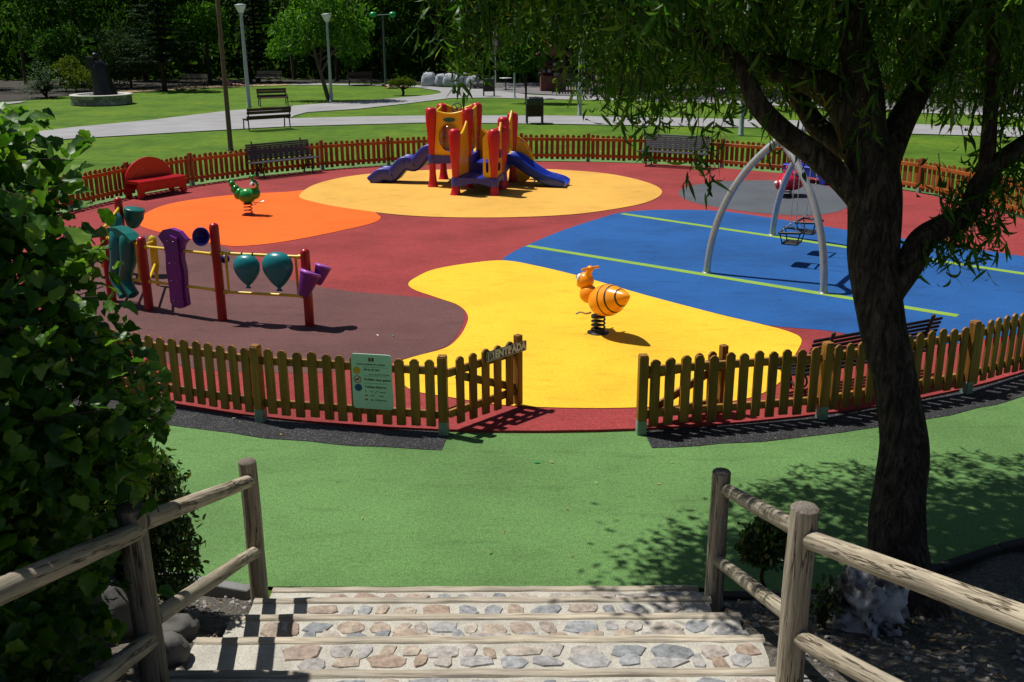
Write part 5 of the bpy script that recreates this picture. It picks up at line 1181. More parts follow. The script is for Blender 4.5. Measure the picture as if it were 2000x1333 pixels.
# ------------------------------------------------------------------ driftwood, boulders beside the steps
def m_drift():
    m, nt, p = new_mat('bleached_root_wood'); n = noise(nt, 7, 6, .65); r = ramp(nt, n.outputs[0], [(.36, (.035, .032, .034)), (.46, (.52, .52, .53)), (.7, (.80, .80, .79))])
    n2 = noise(nt, 2.2, 4, .6); r2 = ramp(nt, n2.outputs[0], [(.42, (.10, .09, .09)), (.54, (1, 1, 1))])
    nt.links.new(mixc(nt, 1, r.outputs[0], r2.outputs[0], 'MULTIPLY'), p.inputs['Base Color']); p.inputs['Roughness'].default_value = .7; bump(nt, p, n.outputs[0], .8, .02); return m
MT['drift'] = m_drift()
def lump(name, c, r, amp, sc_, seed, mat, label, cat, sub=5, fl=.6, ridged=False):
    bm = bmesh.new(); bmesh.ops.create_icosphere(bm, subdivisions=sub, radius=1)
    for v in bm.verts:
        p = v.co.copy(); q = p*sc_+Vector((seed, seed*1.7, seed*.3)); k = 0; a = 1; s_ = 1
        for o_ in range(4): nz = pnoise(q*s_); k += a*((1-2*abs(nz))-.4 if ridged else nz); a *= .5; s_ *= 2.1
        v.co = Vector((p.x*r[0], p.y*r[1], p.z*r[2]))*(1+amp*k)
        if v.co.z < -r[2]*fl: v.co.z = -r[2]*fl
    me = bpy.data.meshes.new(name); bm.to_mesh(me); bm.free(); me.materials.append(MT[mat])
    for f_ in me.polygons: f_.use_smooth = True
    o = bpy.data.objects.new(name, me); COL.objects.link(o); o.location = c; return tag(o, label, cat)
lump('root_stump', (2.34, 5.80, bank_z(2.34, 5.80)+.18), (.185, .16, .25), .55, 1.35, 5.1, 'drift', 'gnarled bleached root leaning at the foot of the willow trunk', 'driftwood', 5, .7, True)
MT['boulder'] = m_plain('grey_boulder', (.12, .115, .11), .9, .35, 5, .6, 18)
lump('boulder', (-2.72, 5.50, bank_z(-2.72, 5.5)+.06), (.34, .30, .30), .22, 1.3, 9, 'boulder', 'large grey boulder in the shade under the bush behind the left handrail', 'boulder', 4)
lump('boulder', (-2.12, 5.45, bank_z(-2.12, 5.45)+.04), (.16, .13, .13), .25, 1.5, 15, 'boulder', 'small pale boulder lying left of the steps below the handrail', 'boulder', 4)
lump('boulder', (-2.02, 5.05, bank_z(-2.02, 5.05)+.04), (.13, .12, .12), .25, 1.5, 21, 'boulder', 'little grey stone by the foot of the left handrail', 'boulder', 3)
lump('boulder', (2.95, 3.9, bank_z(2.95, 3.9)+.05), (.12, .10, .08), .25, 1.5, 31, 'coping', 'small white stone on the dark earth under the right handrail', 'boulder', 3)
lump('boulder', (4.0, 6.3, bank_z(4.0, 6.3)+.06), (.22, .15, .12), .25, 1.5, 41, 'boulder', 'dark stone on the willow bed near the kerb', 'boulder', 3)
# ------------------------------------------------------------------ foliage
LEAF_D = [(0, 0, 0), (.32, .20, .05), (.72, .17, .03), (1, 0, -.04), (.72, -.17, .03), (.32, -.20, .05)]
LEAF_DF = [(0, 1, 2, 3), (0, 3, 4, 5)]
MT['lf_dark'] = m_leaf('dark_leaves', [(0, (.015, .044, .009)), (.6, (.036, .096, .015)), (1, (.066, .145, .022))], .34, .75, .12)
MT['lf_mid'] = m_leaf('mid_green_leaves', [(0, (.020, .060, .010)), (.6, (.045, .125, .016)), (1, (.085, .19, .024))], .3, .7, .15)
MT['lf_lite'] = m_leaf('light_green_leaves', [(0, (.035, .095, .012)), (.6, (.075, .20, .020)), (1, (.13, .28, .03))], .36, .65, .2)
MT['lf_grey'] = m_leaf('grey_green_leaves', [(0, (.028, .062, .030)), (.6, (.055, .105, .045)), (1, (.095, .15, .075))], .25, .75, .15)
MT['lf_yel'] = m_leaf('yellow_green_leaves', [(0, (.045, .080, .010)), (.6, (.10, .15, .016)), (1, (.17, .20, .03))], .32, .7, .15)
MT['lf_fir'] = m_leaf('fir_needles', [(0, (.007, .022, .010)), (.7, (.017, .045, .018)), (1, (.035, .080, .022))], .08, .75, .12)
MT['lf_bl'] = m_leaf('blue_green_leaves', [(0, (.020, .050, .028)), (.6, (.045, .095, .050)), (1, (.12, .19, .115))], .22, .7, .2)
MT['bark'] = m_wood('grey_brown_bark', (.050, .038, .028), (.018, .013, .010), .9, 1.6, 'Z', 1.0)
MT['barkl'] = m_wood('pale_bark', (.11, .09, .07), (.045, .036, .028), .9, 1.2, 'Z', .8)

def leafcloud(rng, blobs, n, size, tilt=.9, droop=0, shell=.55):
    """leaf positions in clumps; most leaves sit towards the outside of their clump"""
    c = np.array([b_[0] for b_ in blobs], float); r = np.array([b_[1] for b_ in blobs], float); w_ = r.prod(1)**(2/3); w_ /= w_.sum()
    idx = rng.choice(len(blobs), n, p=w_); d = rng.normal(size=(n, 3)); d /= np.linalg.norm(d, axis=1)[:, None]
    rr = (shell+(1-shell)*rng.random(n)**.6)*(1+.12*rng.normal(size=n)); pos = c[idx]+d*r[idx]*rr[:, None]
    keep = pos[:, 2] > .05; pos = pos[keep]; m_ = len(pos)
    Rm_ = rotmats(rng, m_, tilt)
    return xf(Rm_, pos, size*rng.uniform(.6, 1.35, m_))
def clumps(rng, center, rad_, k, rmin, rmax, squash=.75):
    out = []
    for _ in range(k):
        d = rng.normal(size=3); d /= np.linalg.norm(d); t = rng.uniform(.45, 1.0)
        r = rng.uniform(rmin, rmax); out.append((np.array(center)+d*np.array(rad_)*t, (r, r, r*squash)))
    return out
def limbs(b, base, top, r0, r1, rng, targets, n=10):
    pts = [base, base.lerp(top, .35)+Vector((rng.uniform(-.1, .1), rng.uniform(-.1, .1), 0)), base.lerp(top, .7)+Vector((rng.uniform(-.12, .12), rng.uniform(-.12, .12), 0)), top]
    P = spline(pts, 5, False); k = len(P); b.tube(P, [r0*(1.35 if i == 0 else 1)*(1-i/k)+r1*(i/k) for i in range(k)], n)
    for t, tg in targets:
        s_ = base.lerp(top, t); tg = Vector(tg); mid_ = s_.lerp(tg, .5)+Vector((0, 0, (tg-s_).length*.12)); Q = spline([s_, mid_, tg], 4, False)
        rr = (r0*(1-t)+r1*t)*.6; b.tube(Q, [max(.012, rr*(1-i/len(Q))+.012) for i in range(len(Q))], 7)
def tree(name, p, label, cat, leaf, blobs, n, size, trunk, seed, group=None, bark='bark', tilt=.9, shell=.5, ntarg=6, lean=(0, 0)):
    rng = np.random.default_rng(seed); r = empty(name, (p[0], p[1], -.03), 0, label, cat, group); h, r0 = trunk
    b = B(); tg = [(rng.uniform(.45, .95), blobs[rng.integers(len(blobs))][0]) for _ in range(ntarg)]
    limbs(b, Vector((0, 0, -.1)), Vector((lean[0], lean[1], h)), r0, r0*.35, rng, tg); b.obj('trunk', bark, r)
    scatter('crown', LEAF_D, LEAF_DF, leafcloud(rng, blobs, n, size, tilt, shell=shell), leaf, r); return r
def fir(p, label, h, rbase, zlow, seed, leaf='lf_fir', group=None):
    rng = np.random.default_rng(seed); r = empty('fir_tree', (p[0], p[1], -.03), 0, label, 'tree', group)
    B().lathe([(.20, -.1), (.16, .3), (.12, 2), (.03, h)], 12).obj('trunk', 'bark', r)
    A = []; z = zlow; b = B()
    while z < h-.2:
        L = rbase*(1-(z-zlow)/(h-zlow))**.8+.15; m_ = rng.integers(6, 9); a0 = rng.uniform(0, 6)
        for k in range(m_):
            a = a0+2*PI*k/m_+rng.uniform(-.25, .25); LL = L*rng.uniform(.7, 1.1); dr = rng.uniform(.05, .28)
            q = int(LL/.085)
            for s_ in range(q):
                t = (s_+.5)/q; rr = LL*t; zz = z-dr*rr*.7+.10*rr*rr/max(.3, LL)
                for sd in (-1, 1, 0):
                    ang = a+sd*rng.uniform(.5, 1.0); sz = rng.uniform(.16, .30)*(1.15-t*.5)
                    Mx = Matrix.Translation((rr*math.cos(a), rr*math.sin(a), zz+rng.uniform(-.04, .04))) @ Matrix.Rotation(ang, 4, 'Z') @ Matrix.Rotation(rng.uniform(-.1, .5), 4, 'Y') @ Matrix.Rotation(rng.uniform(-.5, .5), 4, 'X') @ Matrix.Scale(sz, 4)
                    A.append(np.array(Mx))
            b.tube([(0, 0, z), (LL*.9*math.cos(a), LL*.9*math.sin(a), z-dr*LL*.6)], [.022, .006], 5)
        z += rng.uniform(.26, .40)
    b.obj('branches', 'bark', r); scatter('crown', LEAF_D, LEAF_DF, np.array(A), leaf, r); return r
rg = np.random.default_rng(77)
# trees standing before the wood
p = G(643, 196); tree('spreading_tree', p, 'spreading light green tree with a leaning forked trunk beside the cone lamp', 'tree', 'lf_lite',
    [((-1.6, 0, 3.0), (1.2, 1.2, .55)), ((-.4, .3, 3.6), (1.4, 1.3, .7)), ((.9, 0, 3.4), (1.2, 1.3, .6)), ((-2.6, .2, 2.7), (.75, .7, .45)), ((1.6, .4, 2.8), (.8, .9, .55)), ((-1.0, 0, 4.3), (1.6, 1.5, .7)), ((.6, .2, 4.6), (1.7, 1.5, .8)), ((-2.2, .6, 3.7), (1.0, 1.0, .5)), ((1.9, -.2, 3.9), (.8, .9, .5)), ((0, 0, 5.4), (1.6, 1.5, .8))], 5200, .24, (3.4, .13), 1, bark='barkl', ntarg=9, lean=(-.75, .2))
p = G(1027, 201); tree('slender_tree', p, 'slender two-stemmed tree with drooping foliage behind the near bin', 'tree', 'lf_mid',
    [((-.3, 0, 2.3), (.7, .7, .7)), ((.45, .1, 2.5), (.75, .8, .8)), ((0, 0, 3.3), (1.0, 1.0, .9)), ((-.8, .2, 3.0), (.6, .6, .8)), ((.9, 0, 3.5), (.6, .7, .8)), ((.1, 0, 4.5), (.9, .9, .8)), ((-1.1, .1, 1.95), (.55, .5, .2)), ((-.5, 0, 1.75), (.8, .6, .25))], 4600, .17, (4.0, .06), 2, ntarg=8, lean=(.1, 0))
b = B(); limbs(b, Vector((0, 0, 0)), Vector((-.25, .0, 2.6)), .045, .02, rg, []); tag(b.obj('stem', 'bark'), None).parent = COL.objects['slender_tree']
p = G(683, 166); tree('young_tree', p, 'small round dark green tree right of the spreading tree, in front of the wood', 'tree', 'lf_mid', [((0, 0, 2.2), (.75, .75, .7)), ((.3, 0, 1.7), (.6, .6, .5)), ((-.3, 0, 2.7), (.55, .5, .55)), ((.1, 0, 3.1), (.4, .4, .4))], 1900, .19, (2.2, .06), 3)
fir(G(322, 177), 'tall dark fir with a bare straight foot at the edge of the sandy path', 9, 2.6, 1.9, 4)
fir(G(505, 161), 'dark fir with pale tips behind the tall cone lamp', 9.5, 2.3, 1.3, 5, 'lf_fir')
p = G(412, 163); tree('broadleaf_tree', p, 'light green broadleaf tree with hanging clusters behind the brown pole', 'tree', 'lf_lite', clumps(rg, (-.3, -.6, 4.3), (1.7, 1.6, 1.5), 24, .45, .85)+[((-.6, 0, 3.3), (.5, .5, .5)), ((.6, -.3, 3.9), (.6, .6, .5)), ((-1.2, -.2, 3.9), (.5, .5, .5))], 5600, .27, (5.0, .15), 6)
p = G(257, 172); tree('weeping_shrub', p, 'big rounded grey-green shrub behind the statue', 'shrub', 'lf_grey', clumps(rg, (0, 0, 2.4), (2.0, 1.6, 1.9), 34, .5, .95)+[((1.2, -.3, 1.8), (1.2, 1, .8)), ((2.1, -.2, 1.8), (.9, .8, .6))], 10500, .17, (2.0, .09), 7)
p = G(92, 191); rng = np.random.default_rng(8); r = empty('arching_shrub', (p.x, p.y, -.03), 0, 'rounded blue-green shrub with arching pale sprays on the far left lawn', 'shrub')
A = []; b = B()
for k in range(150):
    a = rng.uniform(0, 2*PI); L = rng.uniform(.95, 1.75); el = rng.uniform(.35, 1.4)
    for s_ in range(16):
        t = (s_+1)/16; rr = L*t*math.cos(el)*1.1; zz = .35+L*1.35*t*math.sin(el)-.75*t*t*L*math.cos(el)
        if zz < .05: continue
        A.append(np.array(Matrix.Translation((rr*math.cos(a)+rng.normal()*.03, rr*math.sin(a)+rng.normal()*.03, zz)) @ Matrix.Rotation(a+rng.uniform(-1.2, 1.2), 4, 'Z') @ Matrix.Rotation(rng.uniform(-.7, .5), 4, 'Y') @ Matrix.Scale(rng.uniform(.10, .20), 4)))
    if k < 40: b.tube([(0, 0, 0), (L*.5*math.cos(a)*math.cos(el), L*.5*math.sin(a)*math.cos(el), .35+L*.6*math.sin(el))], [.015, .005], 5)
b.obj('stems', 'bark', r); scatter('foliage', LEAF_D, LEAF_DF, np.array(A), 'lf_bl', r)
p = G(150, 184); tree('yellowish_shrub', p, 'yellow-green shrub between the arching shrub and the statue', 'shrub', 'lf_yel', clumps(rg, (0, 0, 1.2), (1.2, 1.0, .9), 14, .35, .6), 2600, .16, (1.2, .05), 9)
p = G(128, 178); tree('bright_shrub', p, 'taller mid-green shrub in dappled light behind the statue, left', 'shrub', 'lf_mid', clumps(rg, (0, 0, 2.6), (1.5, 1.0, 1.6), 16, .4, .8), 3000, .2, (2.6, .07), 10)
p = G(787, 186); r = empty('topiary_shrub', (p.x, p.y, -.03), 0, 'flat-topped clipped shrub on a short twisted stem by the branching path', 'shrub'); rng = np.random.default_rng(11)
b = B(); b.tube(spline([(0, 0, 0), (.03, 0, .2), (-.02, 0, .36), (.05, 0, .52)], 4, False), .075, 9); b.tube([(.02, 0, .34), (.28, .05, .46), (.4, .05, .55)], [.05, .04, .02], 7); b.tube([(0, 0, .36), (-.3, .05, .52)], [.045, .02], 7); b.obj('stem', 'bark', r)
scatter('foliage', LEAF_D, LEAF_DF, leafcloud(rng, [((-.3, 0, .75), (.45, .42, .17)), ((.3, 0, .74), (.45, .42, .17)), ((0, 0, .82), (.5, .45, .17)), ((.55, 0, .68), (.28, .3, .13)), ((-.6, 0, .72), (.25, .3, .14))], 3400, .10, 1, shell=.6), 'lf_yel', r)
# dark trees of the wood's edge, each with its own trunk
kinds = ['tall dark tree at the edge of the wood', 'dark bushy tree at the edge of the wood']
spots = [(-46, 70, 'at the far left edge of the picture'), (-38, 68, 'left of the arching shrub'), (-31, 72, 'behind the yellow-green shrub'), (-27, 77, 'behind the grey-green shrub'), (-23.5, 76, 'behind the tall fir'), (-14.5, 80, 'behind the fir with pale tips'), (-9.5, 78, 'behind the spreading tree'), (-5.8, 79, 'behind the green globe lamp'), (-2.2, 76, 'behind the white sacks'), (1.2, 74, 'behind the closed parasol'), (4.6, 66, 'behind the brick stall'), (8.0, 64, 'over the middle of the palings'), (12, 63, 'behind the right-hand bench and twigs'), (17.5, 62, 'right of the willow crown'), (23, 59, 'over the grey palings'), (30, 56, 'near the right edge of the picture')]
for i, (x, y, wh) in enumerate(spots):
    rng = np.random.default_rng(100+i); h = rng.uniform(9, 12); low = 2.6 if x > -8 else 1.2
    bl = clumps(rng, (0, 0, h*.62), (2.8, 2.4, h*.36), 26, .8, 1.5, .8)+clumps(rng, (0, -.6, low+1.2), (2.4, 1.6, 1.0), 8, .5, .9, .7)
    bl += [((rng.uniform(-3, 3), rng.uniform(-6.5, -2.5), rng.uniform(6.6, 9)), (1.7, 1.7, .9)) for _ in range(7)]  # high forward clumps out of view, added to shade the ground before the wood
    tree('woodland_tree', (x, y), 'tall dark green tree '+wh, 'tree', ['lf_dark', 'lf_dark', 'lf_mid', 'lf_dark'][i % 4] if x < 3 else 'lf_dark', bl, 5600, .36, (h*.75, .20), 200+i, 'dark trees along the wood', ntarg=9)
# slim stems deeper in, then the wood that reads as one dark mass
stems = [(-34, 73), (-29, 70.5), (-18.5, 74), (-16, 77), (-12.5, 75), (2.8, 70), (4.0, 68.5), (5.4, 69.5), (6.3, 66), (7.2, 68), (9.3, 67), (10.4, 65.5), (14, 65), (-1.2, 79), (-.2, 78)]
for i, (x, y) in enumerate(stems):
    rng = np.random.default_rng(300+i); b = B(); limbs(b, Vector((0, 0, -.1)), Vector((rng.uniform(-.6, .6), 0, 7.5)), rng.uniform(.08, .15), .05, rng, [(.8, (rng.uniform(-1, 1), 0, 7.5))])
    o = b.obj('tree_stem', 'barkl' if i % 3 == 0 else 'bark', loc=(x, y, -.03)); tag(o, 'slim bare trunk standing in the shade of the wood', 'tree trunk', 'slim trunks in the shade')
rng = np.random.default_rng(12); N = 52000
pos = np.stack([rng.uniform(-75, 70, N), rng.uniform(0, 1, N)**.8*20, rng.uniform(.1, 15, N)], -1)
pos[:, 1] += np.where(pos[:, 0] < 0, 81, 81-.33*np.clip(pos[:, 0], 0, 45))
lowN = 14000; lp = np.stack([rng.uniform(-75, 60, lowN), rng.uniform(0, 1, lowN)*7, rng.uniform(.05, 1, lowN)**1.3*3.6], -1); lp[:, 1] += np.where(lp[:, 0] < -1, 78, 72-.30*np.clip(lp[:, 0], 0, 45)); pos = np.concatenate([pos, lp])
hole = (np.abs(pos[:, 0]+3.9) < 1.4) & (pos[:, 2] < 2.3) & (pos[:, 1] < 92)
pos = pos[~hole]
tag(scatter('woodland', LEAF_D, LEAF_DF, xf(rotmats(rng, len(pos), 1), pos, rng.uniform(.5, 1.3, len(pos))), 'lf_dark'), kind='stuff')
# added dark backing to close gaps in the wood, too steep to catch sun
b = B(); n = 90; vs = []
for i in range(n+1):
    x = -110+220*i/n; yy = 104-.36*max(0, min(60, x))
    for z in (-.2, 3, 8, 20): vs.append((x+pnoise((x*.2, z, 1)), yy+z*.12+1.5*pnoise((x*.15, z*.3, 5)), z))
b.add(vs, [(i*4+j, (i+1)*4+j, (i+1)*4+j+1, i*4+j+1) for i in range(n) for j in range(3)], 0, True)
MT['backingm'] = m_plain('dark_backing', (.012, .022, .008), .95, .5, .8, .5, 3); tag(b.obj('backing_wall', 'backingm'), kind='structure')
# ------------------------------------------------------------------ the willow by the steps
def m_bark():
    m, nt, p = new_mat('furrowed_willow_bark'); tc = nd(nt, 'ShaderNodeTexCoord'); mp = nd(nt, 'ShaderNodeMapping'); mp.inputs['Scale'].default_value = (1, 1, .22); nt.links.new(tc.outputs['Object'], mp.inputs[0])
    a = noise(nt, 26, 6, .7, mp.outputs[0]); a.inputs['Distortion'].default_value = .7; b_ = noise(nt, 5, 4, .6)
    r = ramp(nt, a.outputs[0], [(.34, (.013, .010, .009)), (.5, (.072, .057, .047)), (.70, (.19, .16, .135))]); r2 = ramp(nt, b_.outputs[0], [(.3, (.65, .62, .6)), (.62, (1.05, 1, .95)), (.78, (1.2, 1.1, .7))])
    nt.links.new(mixc(nt, 1, r.outputs[0], r2.outputs[0], 'MULTIPLY'), p.inputs['Base Color']); p.inputs['Roughness'].default_value = .92; p.inputs['Specular IOR Level'].default_value = .2; bump(nt, p, a.outputs[0], 1.0, .05); return m
MT['wbark'] = m_bark()
MT['lf_wil'] = m_leaf('willow_leaves', [(0, (.020, .066, .009)), (.5, (.046, .132, .014)), (.85, (.085, .20, .022)), (1, (.16, .28, .035))], .45, .48, .4)
WB = Vector((2.80, 6.40, 0)); wil = empty('willow_tree', WB, 0, 'corkscrew willow with a thick dark leaning trunk and curly hanging leaves beside the steps', 'tree')
def V3(px_, py_, D):
    """survey point at depth D from the camera"""
    return Vector((0, 0, CH))+(RX*((px_-1000)/FPX)+UX*(-(py_-666.5)/FPX)+F0)*D
def rough_tube(b, pts, rads, n, seed, amp=.07):
    P = [Vector(p) for p in pts]; vs = []; L = len(P); u = Vector((1, 0, 0))
    for i in range(L):
        t = (P[min(L-1, i+1)]-P[max(0, i-1)]).normalized(); u = (u-t*u.dot(t)).normalized(); w_ = t.cross(u)
        for k in range(n):
            a = 2*PI*k/n; c_, s_ = math.cos(a), math.sin(a); q = P[i]*2.4
            rr = rads[i]*(1+amp*1.6*pnoise((c_*1.3+seed, s_*1.3, q.z))+amp*.7*pnoise((c_*5+seed, s_*5, q.z*1.2))+amp*.25*pnoise((c_*14, s_*14+seed, q.z*2.5)))
            vs.append(P[i]+(u*c_+w_*s_)*rr)
    b.add(vs, [(i*n+k, i*n+(k+1) % n, (i+1)*n+(k+1) % n, (i+1)*n+k) for i in range(L-1) for k in range(n)], 0, True); b.add(vs[-n:], [tuple(range(n))])
def branch(b, pts, r0, r1, n, seed, k=8, amp=.09):
    P = spline([Vector(p)-WB for p in pts], k, False); m_ = len(P); rough_tube(b, P, [r0+(r1-r0)*(i/(m_-1))**.8 for i in range(m_)], n, seed, amp); return P
b = B()
tr = [V3(1772, 1230, 7.15), V3(1768, 1175, 7.14), V3(1752, 1060, 7.12), V3(1757, 960, 7.10), V3(1766, 860, 7.08), V3(1748, 740, 7.06), V3(1722, 630, 7.04), V3(1708, 540, 7.02), V3(1707, 450, 7.0), V3(1706, 370, 7.0), V3(1700, 310, 7.0), V3(1690, 255, 7.0)]
P = spline([p-WB for p in tr], 8, False); rw = [.40, .25, .188, .172, .165, .150, .155, .175, .182, .182, .175, .13]
rads = []
for i in range(len(P)): t = i/8; k = min(int(t), len(rw)-2); rads.append(rw[k]*(1-(t-k))+rw[k+1]*(t-k))
rough_tube(b, P, rads, 40, 2.0, .075)
up = branch(b, [V3(1694, 330, 7.0), V3(1690, 200, 7.0), V3(1672, 90, 7.05), V3(1660, 0, 7.1), V3(1640, -160, 7.2), V3(1600, -330, 7.3)], .155, .07, 22, 5)
l1 = branch(b, [V3(1722, 455, 7.0), V3(1678, 385, 6.98), V3(1600, 310, 6.9), V3(1530, 258, 6.8), V3(1480, 205, 6.75), V3(1455, 150, 6.7), V3(1420, 90, 6.7)], .115, .045, 18, 8)
l2 = branch(b, [V3(1685, 280, 7.05), V3(1640, 195, 7.1), V3(1570, 150, 7.15), V3(1500, 130, 7.2), V3(1440, 112, 7.3), V3(1330, 60, 7.5), V3(1180, -20, 7.7)], .14, .04, 18, 11)
l4 = branch(b, [V3(1690, 300, 7.15), V3(1610, 260, 7.5), V3(1560, 190, 7.9), V3(1500, 60, 8.3), V3(1450, -80, 8.5)], .11, .04, 14, 14)
r1 = branch(b, [V3(1738, 565, 7.0), V3(1775, 520, 6.98), V3(1800, 470, 6.96), V3(1845, 440, 6.95), V3(1890, 415, 6.95), V3(1912, 360, 6.93), V3(1960, 310, 6.9), V3(2030, 260, 6.9), V3(2150, 180, 6.9)], .11, .045, 18, 17, amp=.13)
r2 = branch(b, [V3(1718, 330, 7.05), V3(1770, 220, 7.2), V3(1830, 120, 7.4), V3(1880, 20, 7.6), V3(1960, -120, 7.8)], .12, .04, 14, 20)
r3 = branch(b, [V3(1925, 345, 6.92), V3(1935, 200, 6.85), V3(1940, 60, 6.8), V3(1930, -60, 6.8)], .06, .03, 12, 23)
b.obj('trunk', 'wbark', wil)
# hanging twigs with curly leaves; the crown ends lower on some sides than on others
rng = np.random.default_rng(21)
CURL = []
for (c1, c2) in ((.9, .5), (-1.3, .6), (1.9, -.7), (.2, .2), (-.6, -1.0)):
    xs_ = np.linspace(0, 1, 6); wv = [.004, .06, .075, .062, .036, .003]; vs = []; a = 0; x = z = y = 0.0
    for i, t in enumerate(xs_):
        tw = c2*t*1.6; vs += [(x, y+wv[i]*math.cos(tw), z+wv[i]*math.sin(tw)), (x, y-wv[i]*math.cos(tw), z-wv[i]*math.sin(tw))]
        a += c1*.34; x += .2*math.cos(a*.9); z += -.2*math.sin(a*.9)*.8; y += .03*c2*math.sin(t*5)
    CURL.append((vs, [(2*i, 2*i+1, 2*i+3, 2*i+2) for i in range(5)]))
def bottom(x):
    """height where the hanging twigs end, by position along the crown"""
    K = [(-1.0, 4.1), (-.5, 3.92), (-.28, 3.66), (.0, 4.12), (.28, 4.02), (.55, 3.66), (.8, 3.50), (1.0, 3.52), (1.2, 3.64), (1.45, 3.60), (1.7, 3.58), (2.0, 3.54), (2.3, 3.50), (2.55, 3.55), (2.8, 3.5), (3.1, 3.5), (3.4, 3.42), (3.8, 3.36), (4.3, 3.30), (6, 3.2)]
    for (a, za), (b_, zb) in zip(K[:-1], K[1:]):
        if a <= x <= b_: return za+(zb-za)*(x-a)/(b_-a)
    return K[0][1] if x < K[0][0] else K[-1][1]
A = [[] for _ in CURL]; tw = B(); ntw = 0
def in_crown(x, y, z):
    q = ((x-2.6)/3.5)**2+((y-7.55)/2.35)**2; return q < 1 and z < 6.4-1.9*q
def twig(p, L, dens=1.0, bend=None):
    global ntw
    a = rng.uniform(0, 2*PI); out = rng.uniform(.05, .35) if bend is None else bend; m_ = max(4, int(L/.075)); q = np.array(p, float); d = np.array([math.cos(a)*out, math.sin(a)*out, -.55]); pts = [q.copy()]
    for s_ in range(m_):
        d += np.array([rng.normal()*.12, rng.normal()*.12, -.12]); d /= np.linalg.norm(d); q = q+d*.075; pts.append(q.copy())
        for _ in range(2 if rng.random() < .75*dens else 1):
            yw = rng.uniform(0, 2*PI); pt = rng.uniform(.25, 1.35)
            Mx = Matrix.Translation(q+rng.normal(size=3)*.012) @ Matrix.Rotation(yw, 4, 'Z') @ Matrix.Rotation(pt, 4, 'Y') @ Matrix.Rotation(rng.uniform(-1.2, 1.2), 4, 'X') @ Matrix.Scale(rng.uniform(.10, .19), 4)
            A[rng.integers(len(CURL))].append(np.array(Mx))
    if ntw % 2 == 0: tw.tube([Vector(x)-WB for x in pts[::2]], .0035, 3, caps=False)
    ntw += 1
cnt = 0
while cnt < 2900:
    x = rng.uniform(-1, 7.4); y = rng.uniform(4.6, 10.0)
    q = ((x-3.2)/3.75)**2+((y-7.3)/2.7)**2
    if q > 1: continue
    zb = bottom(x*7.0/y)-.10*(y-7)+(.42 if y < 6.7 else 0) 
    zt = 6.4-1.9*q; L = rng.uniform(.35, .85)
    u = rng.random(); z = zb+L*.9+(zt-zb)*u**1.25*.98 if rng.random() > .3 else zb+L*rng.uniform(.75, 1.3)
    # an open window right of the trunk where the far lawn shows
    if y < 6.9 and 1.5 < x*7/y < 3.0 and z-L < 4.25 and rng.random() < .8: continue
    if x > 2.6 and z-L < 3.6-.1*(y-7) and rng.random() < .5: continue
    twig((x, y, z), L); cnt += 1
for _ in range(1500):
    x = rng.uniform(-.4, 7); y = rng.uniform(4.8, 9.8); q = ((x-3.2)/3.75)**2+((y-7.3)/2.7)**2
    if q < 1: twig((x, y, rng.uniform(4.9, max(5.0, 6.7-1.7*q))), rng.uniform(.3, .6))
# sprays that leaf out along the low right limb, and a few single strands
for P_ in (r1[18:], r3):
    for p in P_[::1]:
        for _ in range(2): twig(np.array(p+WB)+rng.normal(size=3)*.05, rng.uniform(.15, .42), 1.0, rng.uniform(.3, .9))
for (qx, qy, D, L) in ((1390, 170, 6.4, .62), (1375, 195, 6.45, .62), (1245, 150, 6.6, .42), (1265, 170, 6.5, .45), (1180, 120, 6.8, .4), (920, 20, 7.0, .4), (905, 10, 7.0, .36), (935, 40, 7.0, .3), (1500, 200, 6.5, .4), (1320, 150, 6.6, .4), (1290, 175, 6.6, .36), (1215, 150, 6.6, .33), (1420, 190, 6.5, .42), (1570, 250, 6.9, .3), (1690, 190, 6.5, .35), (1700, 170, 6.45, .4), (1850, 330, 6.7, .32), (1870, 350, 6.8, .3), (1960, 400, 6.8, .3), (1825, 300, 6.8, .3)):
    for _ in range(2): twig(np.array(V3(qx+rng.uniform(-14, 14), qy+rng.uniform(-8, 8), D)), L*rng.uniform(.8, 1.1), 1.0, .08)
tag(tw.obj('twigs', 'bark', wil), kind='stuff')
for k, (vs, fs) in enumerate(CURL):
    M4 = np.array(A[k]); M4[:, :3, 3] -= np.array(WB); scatter('foliage', vs, fs, M4, 'lf_wil', wil)

# the upper crown, above the hanging part
N_ = 24000; q_ = rng.normal(size=(N_*2, 3))*np.array([1.5, 1.15, .55])+np.array([3.3, 7.4, 5.4]); k_ = (q_[:, 2] > 4.75-.1*(q_[:, 1]-7)) & (q_[:, 1] > 5.0-.15*(q_[:, 0]-3)) & (q_[:, 1] < 9.7) & (q_[:, 0] > -.35); q_ = q_[k_][:N_]
q_ = np.concatenate([q_, rng.normal(size=(4200, 3))*np.array([.40, .45, .20])+np.array([-.35, 7.85, 4.95])]); sz_ = rng.uniform(.12, .24, len(q_)); sz_[-4200:] *= .55
scatter('foliage', LEAF_D, LEAF_DF, xf(rotmats(rng, len(q_), .8), q_-np.array(WB), sz_), 'lf_wil', wil)

